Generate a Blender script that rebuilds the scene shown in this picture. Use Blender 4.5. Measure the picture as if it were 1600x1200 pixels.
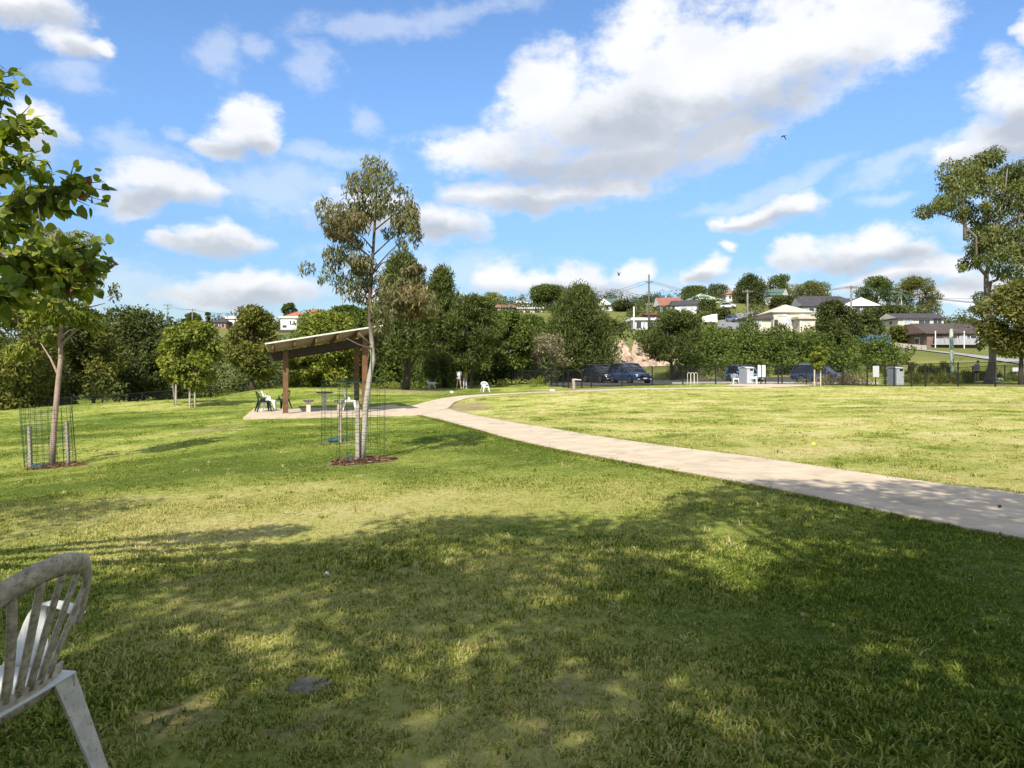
import bpy, bmesh, math, random
import numpy as np
from mathutils import Vector, Matrix, Euler

for o in list(bpy.data.objects):
    bpy.data.objects.remove(o)
scene = bpy.context.scene
COL = scene.collection
R = math.radians
FPX, CX, HOR, EYE = 1200.0, 800.0, 577.0, 1.30     # survey of the photo: focal length, centre, horizon, eye height

# ------------------------------------------------------------------ camera
cam_d = bpy.data.cameras.new('camera')
cam_d.sensor_width = 36.0
cam_d.lens = 27.0
cam_d.shift_y = -(600.0 - HOR) / 1600.0
cam_d.clip_start = 0.05
cam_d.clip_end = 6000
cam = bpy.data.objects.new('camera', cam_d)
cam.location = (0, 0, EYE)
cam.rotation_euler = (R(90), 0, 0)
COL.objects.link(cam)
scene.camera = cam

# ------------------------------------------------------------------ light
SUN_AZ, SUN_EL = R(14.0), R(44.0)      # direction the shadows run (from +Y towards +X), sun height
LDIR = Vector((math.sin(SUN_AZ) * math.cos(SUN_EL), math.cos(SUN_AZ) * math.cos(SUN_EL), -math.sin(SUN_EL)))
sun_d = bpy.data.lights.new('sun', 'SUN')
sun_d.energy = 3.4
sun_d.angle = R(0.53)
sun_d.color = (1.0, 0.935, 0.82)
sun = bpy.data.objects.new('sun', sun_d)
sun.rotation_euler = LDIR.to_track_quat('-Z', 'Y').to_euler()
sun.location = (-8, -30, 40)
COL.objects.link(sun)

vs = scene.view_settings
vs.view_transform = 'Standard'
vs.look = 'None'
vs.exposure = 1.12
vs.gamma = 1.0
scene.cycles.max_bounces = 6
scene.cycles.diffuse_bounces = 3
scene.cycles.transmission_bounces = 4
scene.cycles.transparent_max_bounces = 24
scene.cycles.use_denoising = True
scene.cycles.sample_clamp_indirect = 4.0


# ------------------------------------------------------------------ node helper
class NT:
    def __init__(s, tree):
        s.t = tree
        s.n = tree.nodes
        s.l = tree.links

    def add(s, typ, **kw):
        n = s.n.new(typ)
        for k, v in kw.items():
            setattr(n, k, v)
        return n

    def put(s, sock, v):
        if isinstance(v, bpy.types.NodeSocket):
            s.l.new(v, sock)
        elif v is not None:
            sock.default_value = v

    def math(s, op, a, b=None, c=None, clamp=False):
        n = s.add('ShaderNodeMath', operation=op, use_clamp=clamp)
        s.put(n.inputs[0], a)
        s.put(n.inputs[1], b)
        s.put(n.inputs[2], c)
        return n.outputs[0]

    def vec(s, op, a, b=None, out=0, scale=None):
        n = s.add('ShaderNodeVectorMath', operation=op)
        s.put(n.inputs[0], a)
        s.put(n.inputs[1], b)
        if scale is not None:
            s.put(n.inputs['Scale'], scale)
        return n.outputs[out]

    def mix(s, f, a, b):
        n = s.add('ShaderNodeMix', data_type='RGBA')
        s.put(n.inputs[0], f)
        s.put(n.inputs[6], a)
        s.put(n.inputs[7], b)
        return n.outputs[2]

    def noise(s, vec, scale, detail=4, rough=0.55, out=0, dist=0.0):
        n = s.add('ShaderNodeTexNoise')
        s.put(n.inputs['Vector'], vec)
        n.inputs['Scale'].default_value = scale
        n.inputs['Detail'].default_value = detail
        n.inputs['Roughness'].default_value = rough
        n.inputs['Distortion'].default_value = dist
        return n.outputs[out]

    def smooth(s, x, a, b):
        n = s.add('ShaderNodeMapRange', interpolation_type='SMOOTHSTEP')
        s.put(n.inputs[0], x)
        n.inputs[1].default_value = a
        n.inputs[2].default_value = b
        n.inputs[3].default_value = 0
        n.inputs[4].default_value = 1
        return n.outputs[0]

    def ramp(s, f, stops):
        n = s.add('ShaderNodeValToRGB')
        e = n.color_ramp.elements
        while len(e) < len(stops):
            e.new(0.5)
        for i, (p, c) in enumerate(stops):
            e[i].position = p
            e[i].color = (*c, 1)
        s.put(n.inputs[0], f)
        return n.outputs[0]


# ------------------------------------------------------------------ sky: clear-day air with fair-weather clouds
def px_dir(px, py):
    u, w = (px - CX) / FPX, (HOR - py) / FPX
    return math.atan2(u, 1.0), math.asin(w / math.sqrt(u * u + 1 + w * w))


# centre x, centre y, radius x, radius y, tilt in degrees (all as surveyed in the photo)
CLOUDS = [
    (1330, 40, 175, 78, 14), (1235, 75, 190, 100, 16), (1080, 125, 190, 105, 18), (935, 190, 165, 78, 14),
    (985, 245, 150, 58, 4), (745, 230, 105, 34, 2), (1120, 215, 110, 48, 16), (1420, 30, 80, 62, 10), (850, 150, 95, 58, 34), (1000, 60, 90, 60, 20),
    (388, 195, 62, 46, 18), (345, 228, 45, 22, 0), (418, 225, 34, 30, 0),
    (235, 285, 62, 34, 0), (285, 303, 78, 30, -6), (205, 320, 55, 26, 0),
    (338, 378, 84, 21, 2), (275, 380, 45, 13, 0),
    (380, 442, 92, 26, 2), (340, 460, 105, 26, 0), (440, 455, 80, 26, 0),
    (105, 72, 58, 24, -14), (160, 84, 24, 14, 0), (30, 12, 95, 28, -4),
    (62, 205, 70, 44, 0),
    (570, 322, 80, 32, 6), (690, 345, 60, 30, 0), (760, 305, 80, 28, 0), (860, 308, 110, 25, -3), (950, 305, 60, 16, 0),
    (780, 425, 55, 30, 8), (835, 436, 60, 28, 0), (905, 430, 42, 28, 8), (985, 420, 34, 20, 14), (930, 455, 120, 20, 0),
    (1105, 412, 30, 22, 14), (1080, 425, 24, 12, 0), (1140, 378, 18, 10, 0),
    (1245, 316, 52, 26, 12), (1190, 333, 50, 19, 4), (1145, 338, 40, 16, 0),
    (1375, 365, 78, 30, 8), (1310, 388, 70, 28, 8), (1235, 400, 45, 26, 14), (1430, 385, 70, 22, 4),
    (1400, 425, 80, 22, 4), (1480, 410, 60, 24, 8), (1540, 440, 90, 26, 0), (1350, 440, 60, 16, 0), (1470, 455, 110, 22, 0),
    (1590, 160, 75, 72, 22), (1555, 225, 105, 36, 6), (1490, 240, 44, 18, 0), (1660, 90, 60, 45, 0),
    (1600, 45, 18, 24, 0), (1450, 470, 160, 16, 0), (1180, 455, 120, 14, 0), (640, 470, 150, 16, 0),
]
FAINT = [
    (345, 85, 42, 40, 20), (400, 75, 34, 20, 10), (490, 105, 44, 34, 14), (570, 180, 34, 22, -30), (275, 205, 26, 10, 0),
    (100, 110, 60, 30, 0), (430, 290, 130, 44, 10), (520, 245, 120, 18, -2), (220, 235, 80, 30, -24),
    (1180, 300, 160, 14, 14), (1420, 250, 180, 18, 16), (1380, 305, 50, 14, 0), (700, 200, 60, 12, 8), (640, 25, 200, 22, 8),
    (60, 440, 120, 60, 0), (200, 455, 120, 50, 0), (700, 420, 200, 40, 0), (1100, 445, 200, 30, 0), (1560, 340, 80, 60, 0),
]


UNDER = [(1010, 262, 190, 44, 6), (870, 262, 150, 26, 4), (1110, 205, 140, 44, 18), (1230, 150, 110, 34, 20), (960, 215, 130, 44, 10), (388, 238, 60, 18, 4), (255, 325, 95, 18, 0), (335, 390, 80, 14, 0), (390, 466, 110, 18, 0),
         (690, 360, 55, 14, 0), (840, 322, 130, 13, -2), (880, 455, 130, 16, 0), (1240, 337, 60, 13, 8), (1175, 346, 50, 10, 0), (1350, 402, 130, 18, 4), (1440, 442, 130, 16, 0), (1560, 252, 120, 20, 4), (1590, 205, 70, 30, 10),
         (62, 230, 70, 26, 0), (30, 26, 80, 14, 0), (120, 92, 50, 12, -10), (1105, 428, 30, 10, 0), (560, 350, 70, 16, 0)]


def blob_field(t, p3, lst, tie=None):
    """smallest squared distance to any cloud body; p3 = (azimuth, elevation, 1)"""
    cur = None
    src = p3
    for k, (px, py, rx, ry, tilt) in enumerate(lst):
        az_, el_ = px_dir(px, py)
        c = math.cos(az_)
        rx, ry = rx / FPX * c * c, ry / FPX * c
        ca, sa = math.cos(R(tilt)), math.sin(R(tilt))
        if k % 6 == 0 and (cur is not None or tie is not None):     # later bodies wait for earlier ones: few values alive at once
            ma = t.add('ShaderNodeVectorMath', operation='MULTIPLY_ADD')
            t.l.new(cur if cur is not None else tie, ma.inputs[0])
            ma.inputs[1].default_value = (1e-7, 1e-7, 0)
            t.l.new(p3, ma.inputs[2])
            src = ma.outputs[0]
        x = t.vec('DOT_PRODUCT', src, (ca / rx, sa / rx, -(ca * az_ + sa * el_) / rx), out=1)
        y = t.vec('DOT_PRODUCT', src, (-sa / ry, ca / ry, (sa * az_ - ca * el_) / ry), out=1)
        d = t.math('MULTIPLY_ADD', x, x, t.math('MULTIPLY', y, y))
        cur = d if cur is None else t.math('MINIMUM', cur, d)
    return cur


world = bpy.data.worlds.new('World')
scene.world = world
world.use_nodes = True
world.cycles.sampling_method = 'MANUAL'
world.cycles.sample_map_resolution = 256
w = NT(world.node_tree)
w.n.clear()
w_out = w.add('ShaderNodeOutputWorld')
w_bg = w.add('ShaderNodeBackground')
SKY_STRENGTH = 0.11
w_bg.inputs[1].default_value = SKY_STRENGTH
w.l.new(w_bg.outputs[0], w_out.inputs[0])
sky = w.add('ShaderNodeTexSky', sky_type='NISHITA')
sky.sun_disc = False
sky.sun_elevation = SUN_EL
sky.sun_rotation = math.pi + SUN_AZ
sky.altitude = 40
sky.air_density = 1.0
sky.dust_density = 0.6
sky.ozone_density = 2.2
tc = w.add('ShaderNodeTexCoord')
dirv = tc.outputs['Generated']
sx = w.add('ShaderNodeSeparateXYZ')
w.l.new(dirv, sx.inputs[0])
az = w.math('ARCTAN2', sx.outputs[0], sx.outputs[1])
el = w.math('ARCSINE', sx.outputs[2])
cb = w.add('ShaderNodeCombineXYZ')
w.l.new(az, cb.inputs[0])
w.l.new(el, cb.inputs[1])
cb.inputs[2].default_value = 1.0
P0 = cb.outputs[0]
stretch = w.vec('MULTIPLY', P0, (1.0, 1.5, 1.0))
wn = w.noise(stretch, 9.0, 4, 0.55, out=1)
warp = w.vec('SUBTRACT', wn, (0.5, 0.5, 0.5))
sw = w.add('ShaderNodeSeparateXYZ')
w.l.new(wn, sw.inputs[0])
billow = sw.outputs[2]
P1 = w.vec('ADD', P0, w.vec('MULTIPLY', warp, (0.085, 0.06, 0.0)))
fine = w.noise(stretch, 20.0, 7, 0.66)
rough_edge = w.math('ADD', w.math('MULTIPLY', w.math('SUBTRACT', fine, 0.5), 1.7), w.math('MULTIPLY', w.math('SUBTRACT', billow, 0.5), 0.9))
fs = blob_field(w, P1, CLOUDS)
dens = w.smooth(w.math('ADD', w.math('SQRT', fs), rough_edge), 1.28, 0.44)
ff = blob_field(w, P1, FAINT, dens)
faint = w.math('MULTIPLY', w.smooth(w.math('ADD', w.math('SQRT', ff), w.math('MULTIPLY', rough_edge, 1.3)), 1.25, 0.2), 0.36)
fu = blob_field(w, P1, UNDER, faint)
above = w.smooth(w.math('ADD', w.math('SQRT', fu), w.math('MULTIPLY', rough_edge, 0.8)), 1.75, 0.25)
# the rest of the sky, out of frame: the same kind of clouds, cover raised to lift the ambient light
far_p = w.vec('MULTIPLY', dirv, (1.0, 1.0, 1.6))
gen = w.smooth(w.noise(far_p, 3.4, 5, 0.6), 0.42, 0.56)
absaz = w.math('ABSOLUTE', az)
outm = w.math('MAXIMUM', w.smooth(absaz, 0.64, 0.85), w.smooth(el, 0.46, 0.62))
gen = w.math('MULTIPLY', gen, outm)
gen = w.math('MULTIPLY', gen, w.smooth(el, 0.0, 0.08))
cover = w.math('MAXIMUM', w.math('MULTIPLY', dens, 0.96), w.math('MAXIMUM', faint, w.math('MULTIPLY', gen, 0.9)))
haze_low = w.math('MULTIPLY', w.smooth(el, 0.15, 0.0), 0.30)
cover = w.math('MAXIMUM', cover, haze_low)
CL = 0.475 / SKY_STRENGTH
c_lit = (CL * 1.0, CL * 1.01, CL * 1.035, 1)
c_shd = (CL * 0.535, CL * 0.58, CL * 0.655, 1)
ccol = w.mix(w.math('ADD', w.math('MULTIPLY', above, 0.85), w.math('MULTIPLY', w.smooth(billow, 0.55, 0.35), 0.16), clamp=True), c_lit, c_shd)
airdim = w.math('SUBTRACT', 1.0, w.math('MULTIPLY', w.smooth(el, 0.36, 0.02), 0.42))      # clear dry air: little whitening towards the horizon
blue = w.vec('SCALE', w.vec('MULTIPLY', sky.outputs[0], (0.635, 0.775, 0.915)), scale=airdim)
w.l.new(w.mix(cover, blue, ccol), w_bg.inputs[0])


# ------------------------------------------------------------------ terrain
def raw(px, py, D):
    return ((px - CX) / FPX * D, D, EYE + (HOR - py) / FPX * D)


CTRL = [raw(*a) for a in [
    (82, 730, 15), (563, 722, 12), (531, 690, 16), (0, 700, 20), (0, 800, 8.5), (0, 900, 5.4), (0, 648, 46), (240, 629, 48), (120, 636, 47),
    (300, 637, 36), (272, 632, 38), (393, 610, 58), (440, 608, 55), (629, 609, 55), (717, 607, 62), (675, 608, 60), (757, 613, 58),
    (900, 607, 60), (1000, 603, 60), (1157, 600, 60), (1278, 604, 52), (1400, 604, 52), (1500, 604, 48), (1600, 604, 46), (1526, 598, 60),
    (1400, 545, 105), (1560, 562, 100), (1640, 566, 95), (1490, 549, 125), (1440, 513, 165), (1350, 490, 225), (1220, 519, 170),
    (1150, 471, 270), (1150, 502, 205), (1100, 505, 190), (1000, 502, 195), (985, 530, 130), (800, 490, 235), (470, 515, 250), (350, 512, 240),
    (1040, 470, 290), (950, 485, 250), (1300, 565, 90), (1100, 560, 95),
]]
CTRL += [(-8.5, 29, -.415), (-5.5, 30, -.415), (-9.5, 32.5, -.415), (-6.5, 33.4, -.415), (-2.9, 27, -.36)]
CTRL += [(0, 0, 0), (3, 3, 0), (-2, 3, -.02), (0, 8, -.03), (4.5, 8, 0), (9, 14, 0.02), (6, 22, .0), (16, 30, .05), (0, 20, -.15), (3, 40, -.02), (-30, 20, -1.5), (25, 20, .1),
         (0, -15, .1), (-20, -15, -.5), (20, -15, .2), (-40, -60, -1), (40, -60, 1), (45, 40, .3), (-45, 60, -2.5), (-60, 100, -1.5), (-30, 75, -1.2),
         (0, 72, -.05), (10, 72, -.02), (18, 72, 0), (30, 70, .1), (12, 84, .3), (-6, 85, .2), (-20, 110, 3), (-60, 180, 7), (0, 120, 4.2),
         (90, 90, 2), (120, 140, 4), (140, 220, 9), (170, 320, 14), (0, 380, 30), (80, 380, 32), (200, 420, 18), (-150, 260, 9), (-150, 400, 18), (-60, 400, 25),
         (0, 700, 30), (300, 700, 15), (-400, 700, 15), (400, 300, 8), (-400, 300, 5), (0, 1400, 25), (-900, 1400, 10), (900, 1400, 10), (400, -60, 2), (-400, -60, -4), (900, 300, 2), (-900, 300, 0)]
FENCE_L = [(-120, 50, -1.85), (80, 50, -1.78), (180, 51, -1.6), (270, 53, -1.35), (380, 62, -1.1), (460, 66, -.95), (560, 68, -.7), (660, 69, -.35), (757, 68, -.08), (843, 66, -.03)]
CTRL += [((a - CX) / FPX * d, d, z) for a, d, z in FENCE_L]
CP = np.array(CTRL)


def _phi(r2):
    return np.sqrt(r2 + 9.0)


_A = _phi(((CP[:, None, :2] - CP[None, :, :2]) ** 2).sum(-1))
_n = len(CP)
_M = np.zeros((_n + 1, _n + 1))
_M[:_n, :_n] = _A + np.eye(_n) * -0.15
_M[:_n, _n] = 1
_M[_n, :_n] = 1
_W = np.linalg.solve(_M, np.append(CP[:, 2], 0))


def gzv(x, y):
    x = np.asarray(x, float)
    y = np.asarray(y, float)
    sh = x.shape
    xf, yf = x.ravel(), y.ravel()
    out = np.empty(len(xf))
    for i in range(0, len(xf), 20000):
        r2 = (xf[i:i + 20000, None] - CP[None, :, 0]) ** 2 + (yf[i:i + 20000, None] - CP[None, :, 1]) ** 2
        out[i:i + 20000] = _phi(r2) @ _W[:_n] + _W[_n]
    return out.reshape(sh)


def gz(x, y):
    return float(gzv(np.array([x]), np.array([y]))[0])


def on_ground(px, py, d0=1.5, d1=110):
    """where the sight line through a photo point meets the terrain"""
    D = np.concatenate([np.arange(d0, 30, .05), np.arange(30, d1, .2)])
    x = (px - CX) / FPX * D
    zr = EYE + (HOR - py) / FPX * D
    k = np.nonzero(zr <= gzv(x, D))[0]
    i = k[0] if len(k) else len(D) - 1
    return np.array([x[i], D[i]])


def W(px, py, D):
    return Vector(raw(px, py, D))


def Wg(px, D):
    x = (px - CX) / FPX * D
    return Vector((x, D, gz(x, D)))


# lattice noise for the turf
def vnoise(x, y, seed=0):
    xi, yi = np.floor(x).astype(np.int64), np.floor(y).astype(np.int64)
    fx, fy = x - xi, y - yi
    fx, fy = fx * fx * (3 - 2 * fx), fy * fy * (3 - 2 * fy)

    def h(a, b):
        v = (a * 374761393 + b * 668265263 + seed * 1442695041) & 0xffffffff
        v = ((v ^ (v >> 13)) * 1274126177) & 0xffffffff
        return ((v ^ (v >> 16)) & 0xffff) / 65535.0
    return (h(xi, yi) * (1 - fx) + h(xi + 1, yi) * fx) * (1 - fy) + (h(xi, yi + 1) * (1 - fx) + h(xi + 1, yi + 1) * fx) * fy


def fbm(x, y, s, seed=0, octv=4):
    v, a, t = 0, 1.0, 0
    for k in range(octv):
        v = v + a * vnoise(x * s, y * s, seed + k * 17)
        t += a
        a *= .55
        s *= 2.1
    return v / t


def in_poly(x, y, poly):
    ins = np.zeros(np.shape(x), bool)
    n = len(poly)
    for i in range(n):
        x0, y0 = poly[i]
        x1, y1 = poly[(i + 1) % n]
        c = ((y0 > y) != (y1 > y)) & (x < (x1 - x0) * (y - y0) / ((y1 - y0) if y1 != y0 else 1e-9) + x0)
        ins ^= c
    return ins


# ------------------------------------------------------------------ mesh helpers
class MB:
    def __init__(s):
        s.v, s.f = [], []

    def raw(s, v, f):
        o = len(s.v)
        s.v += [tuple(p) for p in v]
        s.f += [tuple(i + o for i in q) for q in f]
        return s

    def box(s, c, d, rz=0.0, M=None):
        c = Vector(c)
        m = M if M is not None else Matrix.Rotation(rz, 3, 'Z')
        v = [c + m @ Vector((a * d[0] / 2, b * d[1] / 2, e * d[2] / 2)) for a in (-1, 1) for b in (-1, 1) for e in (-1, 1)]
        return s.raw(v, [(0, 1, 3, 2), (4, 6, 7, 5), (0, 4, 5, 1), (2, 3, 7, 6), (0, 2, 6, 4), (1, 5, 7, 3)])

    def beam(s, a, b, wd, ht, up=(0, 0, 1)):
        a, b = Vector(a), Vector(b)
        d = (b - a)
        L = d.length
        d.normalize()
        x = d.cross(Vector(up))
        if x.length < 1e-4:
            x = d.cross(Vector((0, 1, 0)))
        x.normalize()
        z = x.cross(d)
        return s.box((a + b) / 2, (wd, L, ht), M=Matrix((x, d, z)).transposed())

    def tube(s, pts, rad, n=8, cap=True):
        pts = [Vector(p) for p in pts]
        if not hasattr(rad, '__len__'):
            rad = [rad] * len(pts)
        o = len(s.v)
        ref = None
        for i, p in enumerate(pts):
            t = (pts[min(i + 1, len(pts) - 1)] - pts[max(i - 1, 0)])
            if t.length < 1e-9:
                t = Vector((0, 0, 1))
            t.normalize()
            if ref is None:
                ref = t.orthogonal().normalized()
            a = ref - t * ref.dot(t)
            if a.length < 1e-5:
                a = t.orthogonal()
            a.normalize()
            ref = a
            b = t.cross(a)
            for k in range(n):
                q = 2 * math.pi * k / n
                s.v.append(tuple(p + (a * math.cos(q) + b * math.sin(q)) * rad[i]))
        for i in range(len(pts) - 1):
            for k in range(n):
                k2 = (k + 1) % n
                s.f.append((o + i * n + k, o + i * n + k2, o + (i + 1) * n + k2, o + (i + 1) * n + k))
        if cap:
            s.f.append(tuple(o + k for k in range(n))[::-1])
            s.f.append(tuple(o + (len(pts) - 1) * n + k for k in range(n)))
        return s

    def ball(s, c, r, n=10, m=7):
        c = Vector(c)
        r = r if hasattr(r, '__len__') else (r, r, r)
        v = [c + Vector((0, 0, r[2]))]
        for i in range(1, m):
            th = math.pi * i / m
            for k in range(n):
                q = 2 * math.pi * k / n
                v.append(c + Vector((r[0] * math.sin(th) * math.cos(q), r[1] * math.sin(th) * math.sin(q), r[2] * math.cos(th))))
        v.append(c - Vector((0, 0, r[2])))
        f = [(0, 1 + k, 1 + (k + 1) % n) for k in range(n)]
        for i in range(m - 2):
            for k in range(n):
                a, b = 1 + i * n + k, 1 + i * n + (k + 1) % n
                f.append((a, a + n, b + n, b))
        last = len(v) - 1
        f += [(last, 1 + (m - 2) * n + (k + 1) % n, 1 + (m - 2) * n + k) for k in range(n)]
        return s.raw(v, f)

    def grid(s, P):
        """P: rows x cols of points"""
        r, c = len(P), len(P[0])
        v = [p for row in P for p in row]
        return s.raw(v, [(i * c + j, i * c + j + 1, (i + 1) * c + j + 1, (i + 1) * c + j) for i in range(r - 1) for j in range(c - 1)])

    def build(s, name, mat, parent=None, smooth=False, solid=0.0, bevel=0.0, loc=None, rz=None, subsurf=0):
        me = bpy.data.meshes.new(name)
        me.from_pydata([tuple(p) for p in s.v], [], s.f)
        me.update()
        return obj(name, me, mat, parent, smooth, solid, bevel, loc, rz, subsurf)


def obj(name, me, mat, parent=None, smooth=False, solid=0.0, bevel=0.0, loc=None, rz=None, subsurf=0):
    o = bpy.data.objects.new(name, me)
    COL.objects.link(o)
    if mat is not None and len(me.materials) == 0:
        me.materials.append(mat)
    if smooth:
        me.polygons.foreach_set('use_smooth', [True] * len(me.polygons))
    if parent is not None:
        o.parent = parent
    if loc is not None:
        o.location = loc
    if rz is not None:
        o.rotation_euler = (0, 0, rz)
    if solid:
        m = o.modifiers.new('thickness', 'SOLIDIFY')
        m.thickness = solid
        m.offset = 0
    if subsurf:
        m = o.modifiers.new('round', 'SUBSURF')
        m.levels = m.render_levels = subsurf
    if bevel:
        m = o.modifiers.new('edge', 'BEVEL')
        m.width = bevel
        m.segments = 2
        m.limit_method = 'ANGLE'
    return o


def tag(o, label=None, cat=None, group=None, kind=None):
    for k, v in (('label', label), ('category', cat), ('group', group), ('kind', kind)):
        if v:
            o[k] = v
    return o


def thing(name, label, cat, loc=(0, 0, 0), rz=0.0, group=None):
    o = bpy.data.objects.new(name, None)
    o.empty_display_size = 0.2
    COL.objects.link(o)
    o.location = loc
    o.rotation_euler = (0, 0, rz)
    return tag(o, label, cat, group)


def np_mesh(name, V, F, tint=None):
    """fast mesh from vertex array and equal-size face array"""
    V = np.asarray(V, np.float32)
    F = np.asarray(F, np.int32)
    me = bpy.data.meshes.new(name)
    me.vertices.add(len(V))
    me.vertices.foreach_set('co', V.ravel())
    k = F.shape[1]
    me.loops.add(F.size)
    me.loops.foreach_set('vertex_index', F.ravel())
    me.polygons.add(len(F))
    me.polygons.foreach_set('loop_start', np.arange(0, F.size, k, dtype=np.int32))
    me.polygons.foreach_set('loop_total', np.full(len(F), k, np.int32))
    me.update(calc_edges=True)
    if tint is not None:
        a = me.attributes.new('tint', 'FLOAT', 'FACE')
        a.data.foreach_set('value', np.asarray(tint, np.float32))
    return me


# ------------------------------------------------------------------ materials
MATS = {}


def pm(name, col, var=0.12, scale=4.0, rough=0.7, bump=0.0, metal=0.0, spec=0.3, bscale=None, stain=None, stain_amt=0.5, stain_scale=6.0):
    if name in MATS:
        return MATS[name]
    m = bpy.data.materials.new(name)
    m.use_nodes = True
    t = NT(m.node_tree)
    b = t.n['Principled BSDF']
    tcn = t.add('ShaderNodeTexCoord').outputs['Object']
    nz = t.noise(tcn, scale, 6, 0.6)
    lo = tuple(max(0, c * (1 - var)) for c in col) + (1,)
    hi = tuple(min(1, c * (1 + var)) for c in col) + (1,)
    c = t.mix(t.smooth(nz, 0.3, 0.7), lo, hi)
    if stain is not None:
        k = t.math('MULTIPLY', t.smooth(t.noise(tcn, stain_scale, 9, 0.68), 0.62 - 0.25 * stain_amt, 0.72 - 0.1 * stain_amt), min(1.0, stain_amt + .35))
        c = t.mix(k, c, (*stain, 1))
    t.l.new(c, b.inputs['Base Color'])
    b.inputs['Roughness'].default_value = rough
    b.inputs['Metallic'].default_value = metal
    b.inputs['Specular IOR Level'].default_value = spec
    if bump:
        bn = t.add('ShaderNodeBump')
        bn.inputs['Strength'].default_value = bump
        bn.inputs['Distance'].default_value = 0.02
        t.l.new(t.noise(tcn, bscale or scale * 6, 5, 0.6), bn.inputs['Height'])
        t.l.new(bn.outputs[0], b.inputs['Normal'])
    MATS[name] = m
    return m


def leafm(name, c0, c1, c2, trans=0.3, gloss=0.05, tcol=(1.25, 1.35, 0.6)):
    if name in MATS:
        return MATS[name]
    m = bpy.data.materials.new(name)
    m.use_nodes = True
    t = NT(m.node_tree)
    t.n.clear()
    out = t.add('ShaderNodeOutputMaterial')
    at = t.add('ShaderNodeAttribute')
    at.attribute_name = 'tint'
    col = t.ramp(at.outputs['Fac'], [(0.0, c0), (0.55, c1), (1.0, c2)])
    d = t.add('ShaderNodeBsdfDiffuse')
    tr = t.add('ShaderNodeBsdfTranslucent')
    gl = t.add('ShaderNodeBsdfGlossy')
    gl.inputs['Roughness'].default_value = 0.6
    gl.inputs['Color'].default_value = (.9, .95, 1, 1)
    t.l.new(col, d.inputs[0])
    t.l.new(t.vec('MULTIPLY', col, tcol), tr.inputs[0])
    mx = t.add('ShaderNodeMixShader')
    mx.inputs[0].default_value = trans
    t.l.new(d.outputs[0], mx.inputs[1])
    t.l.new(tr.outputs[0], mx.inputs[2])
    m2 = t.add('ShaderNodeMixShader')
    m2.inputs[0].default_value = gloss
    t.l.new(mx.outputs[0], m2.inputs[1])
    t.l.new(gl.outputs[0], m2.inputs[2])
    t.l.new(m2.outputs[0], out.inputs[0])
    MATS[name] = m
    return m


M_CONC = pm('concrete_path', (0.48, 0.39, 0.28), 0.13, 2.2, 0.9, 0.35, bscale=90, stain=(.30, .24, .17), stain_amt=.42, stain_scale=1.7)
M_BLACK = pm('black_steel', (0.012, 0.013, 0.014), 0.2, 8, 0.45)
M_GALV = pm('galvanised_steel', (0.42, 0.43, 0.43), 0.1, 9, 0.4, metal=.6)
M_STAKE = pm('weathered_stake', (0.33, 0.29, 0.23), 0.3, 14, 0.9, 0.4)
M_TIMBER = pm('oiled_timber', (0.135, 0.068, 0.030), 0.25, 3.0, 0.6, 0.2, bscale=30)
M_WHITEP = pm('white_plastic', (0.72, 0.72, 0.68), 0.06, 6, 0.45, stain=(.25, .21, .16), stain_amt=.2)
M_GREENP = pm('dark_green_plastic', (0.012, 0.030, 0.022), 0.2, 6, 0.4)
M_GLASS = pm('window_glass', (0.035, 0.045, 0.055), 0.3, 0.6, 0.08, spec=.6)
M_CURTAIN = pm('curtained_glass', (0.42, 0.44, 0.46), 0.3, 0.9, 0.2, spec=.6)
M_WHITE = pm('white_paint', (0.76, 0.75, 0.72), 0.05, 1.0, 0.7)
M_ASPHALT = pm('asphalt', (0.085, 0.085, 0.088), 0.2, 1.5, 0.9, 0.3, bscale=60)
# ------------------------------------------------------------------ paths (surveyed edges laid on the terrain)
EDGE_L = [(656, 649), (690, 657), (725, 667), (787, 685), (850, 700), (925, 714), (1025, 733), (1131, 752), (1256, 776), (1381, 804), (1475, 824), (1600, 846)]
EDGE_R = [(700, 639), (722, 645), (750, 651), (819, 664), (912, 680), (1037, 699), (1162, 714), (1287, 733), (1381, 747), (1475, 761), (1600, 775), (1720, 795)]
FAR_U = [(600, 636), (640, 636), (662, 630), (690, 623.5), (725, 619), (787, 615.5), (894, 611), (975, 608), (1090, 606.3), (1212, 604.6)]
FAR_L = [(600, 649.5), (656, 649), (700, 639), (709, 630), (730, 623), (787, 617.3), (894, 612.6), (975, 609.4), (1090, 607.4), (1212, 605.7)]


def resample(P, n):
    P = np.asarray(P)
    d = np.r_[0, np.cumsum(np.hypot(*np.diff(P, axis=0).T))]
    t = np.linspace(0, d[-1], n)
    q = np.c_[np.interp(t, d, P[:, 0]), np.interp(t, d, P[:, 1])]
    for _ in range(2):
        q[1:-1] = (q[:-2] + 2 * q[1:-1] + q[2:]) / 4
    return q


eL = np.array([on_ground(*p) for p in EDGE_L])
eR = np.array([on_ground(*p) for p in EDGE_R])
dL, dR = eL[-1] - eL[-2], eR[-1] - eR[-2]
eL = np.vstack([eL, eL[-1] + dL / np.linalg.norm(dL) * 2.5, eL[-1] + dL / np.linalg.norm(dL) * 8 + np.array([0, -2.0])])
eR = np.vstack([eR, eR[-1] + dR / np.linalg.norm(dR) * 2.0, eR[-1] + dR / np.linalg.norm(dR) * 8 + np.array([0, -2.0])])
fU = np.array([on_ground(*p) for p in FAR_U])
fL = np.array([on_ground(*p) for p in FAR_L])
PATHS = []


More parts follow.
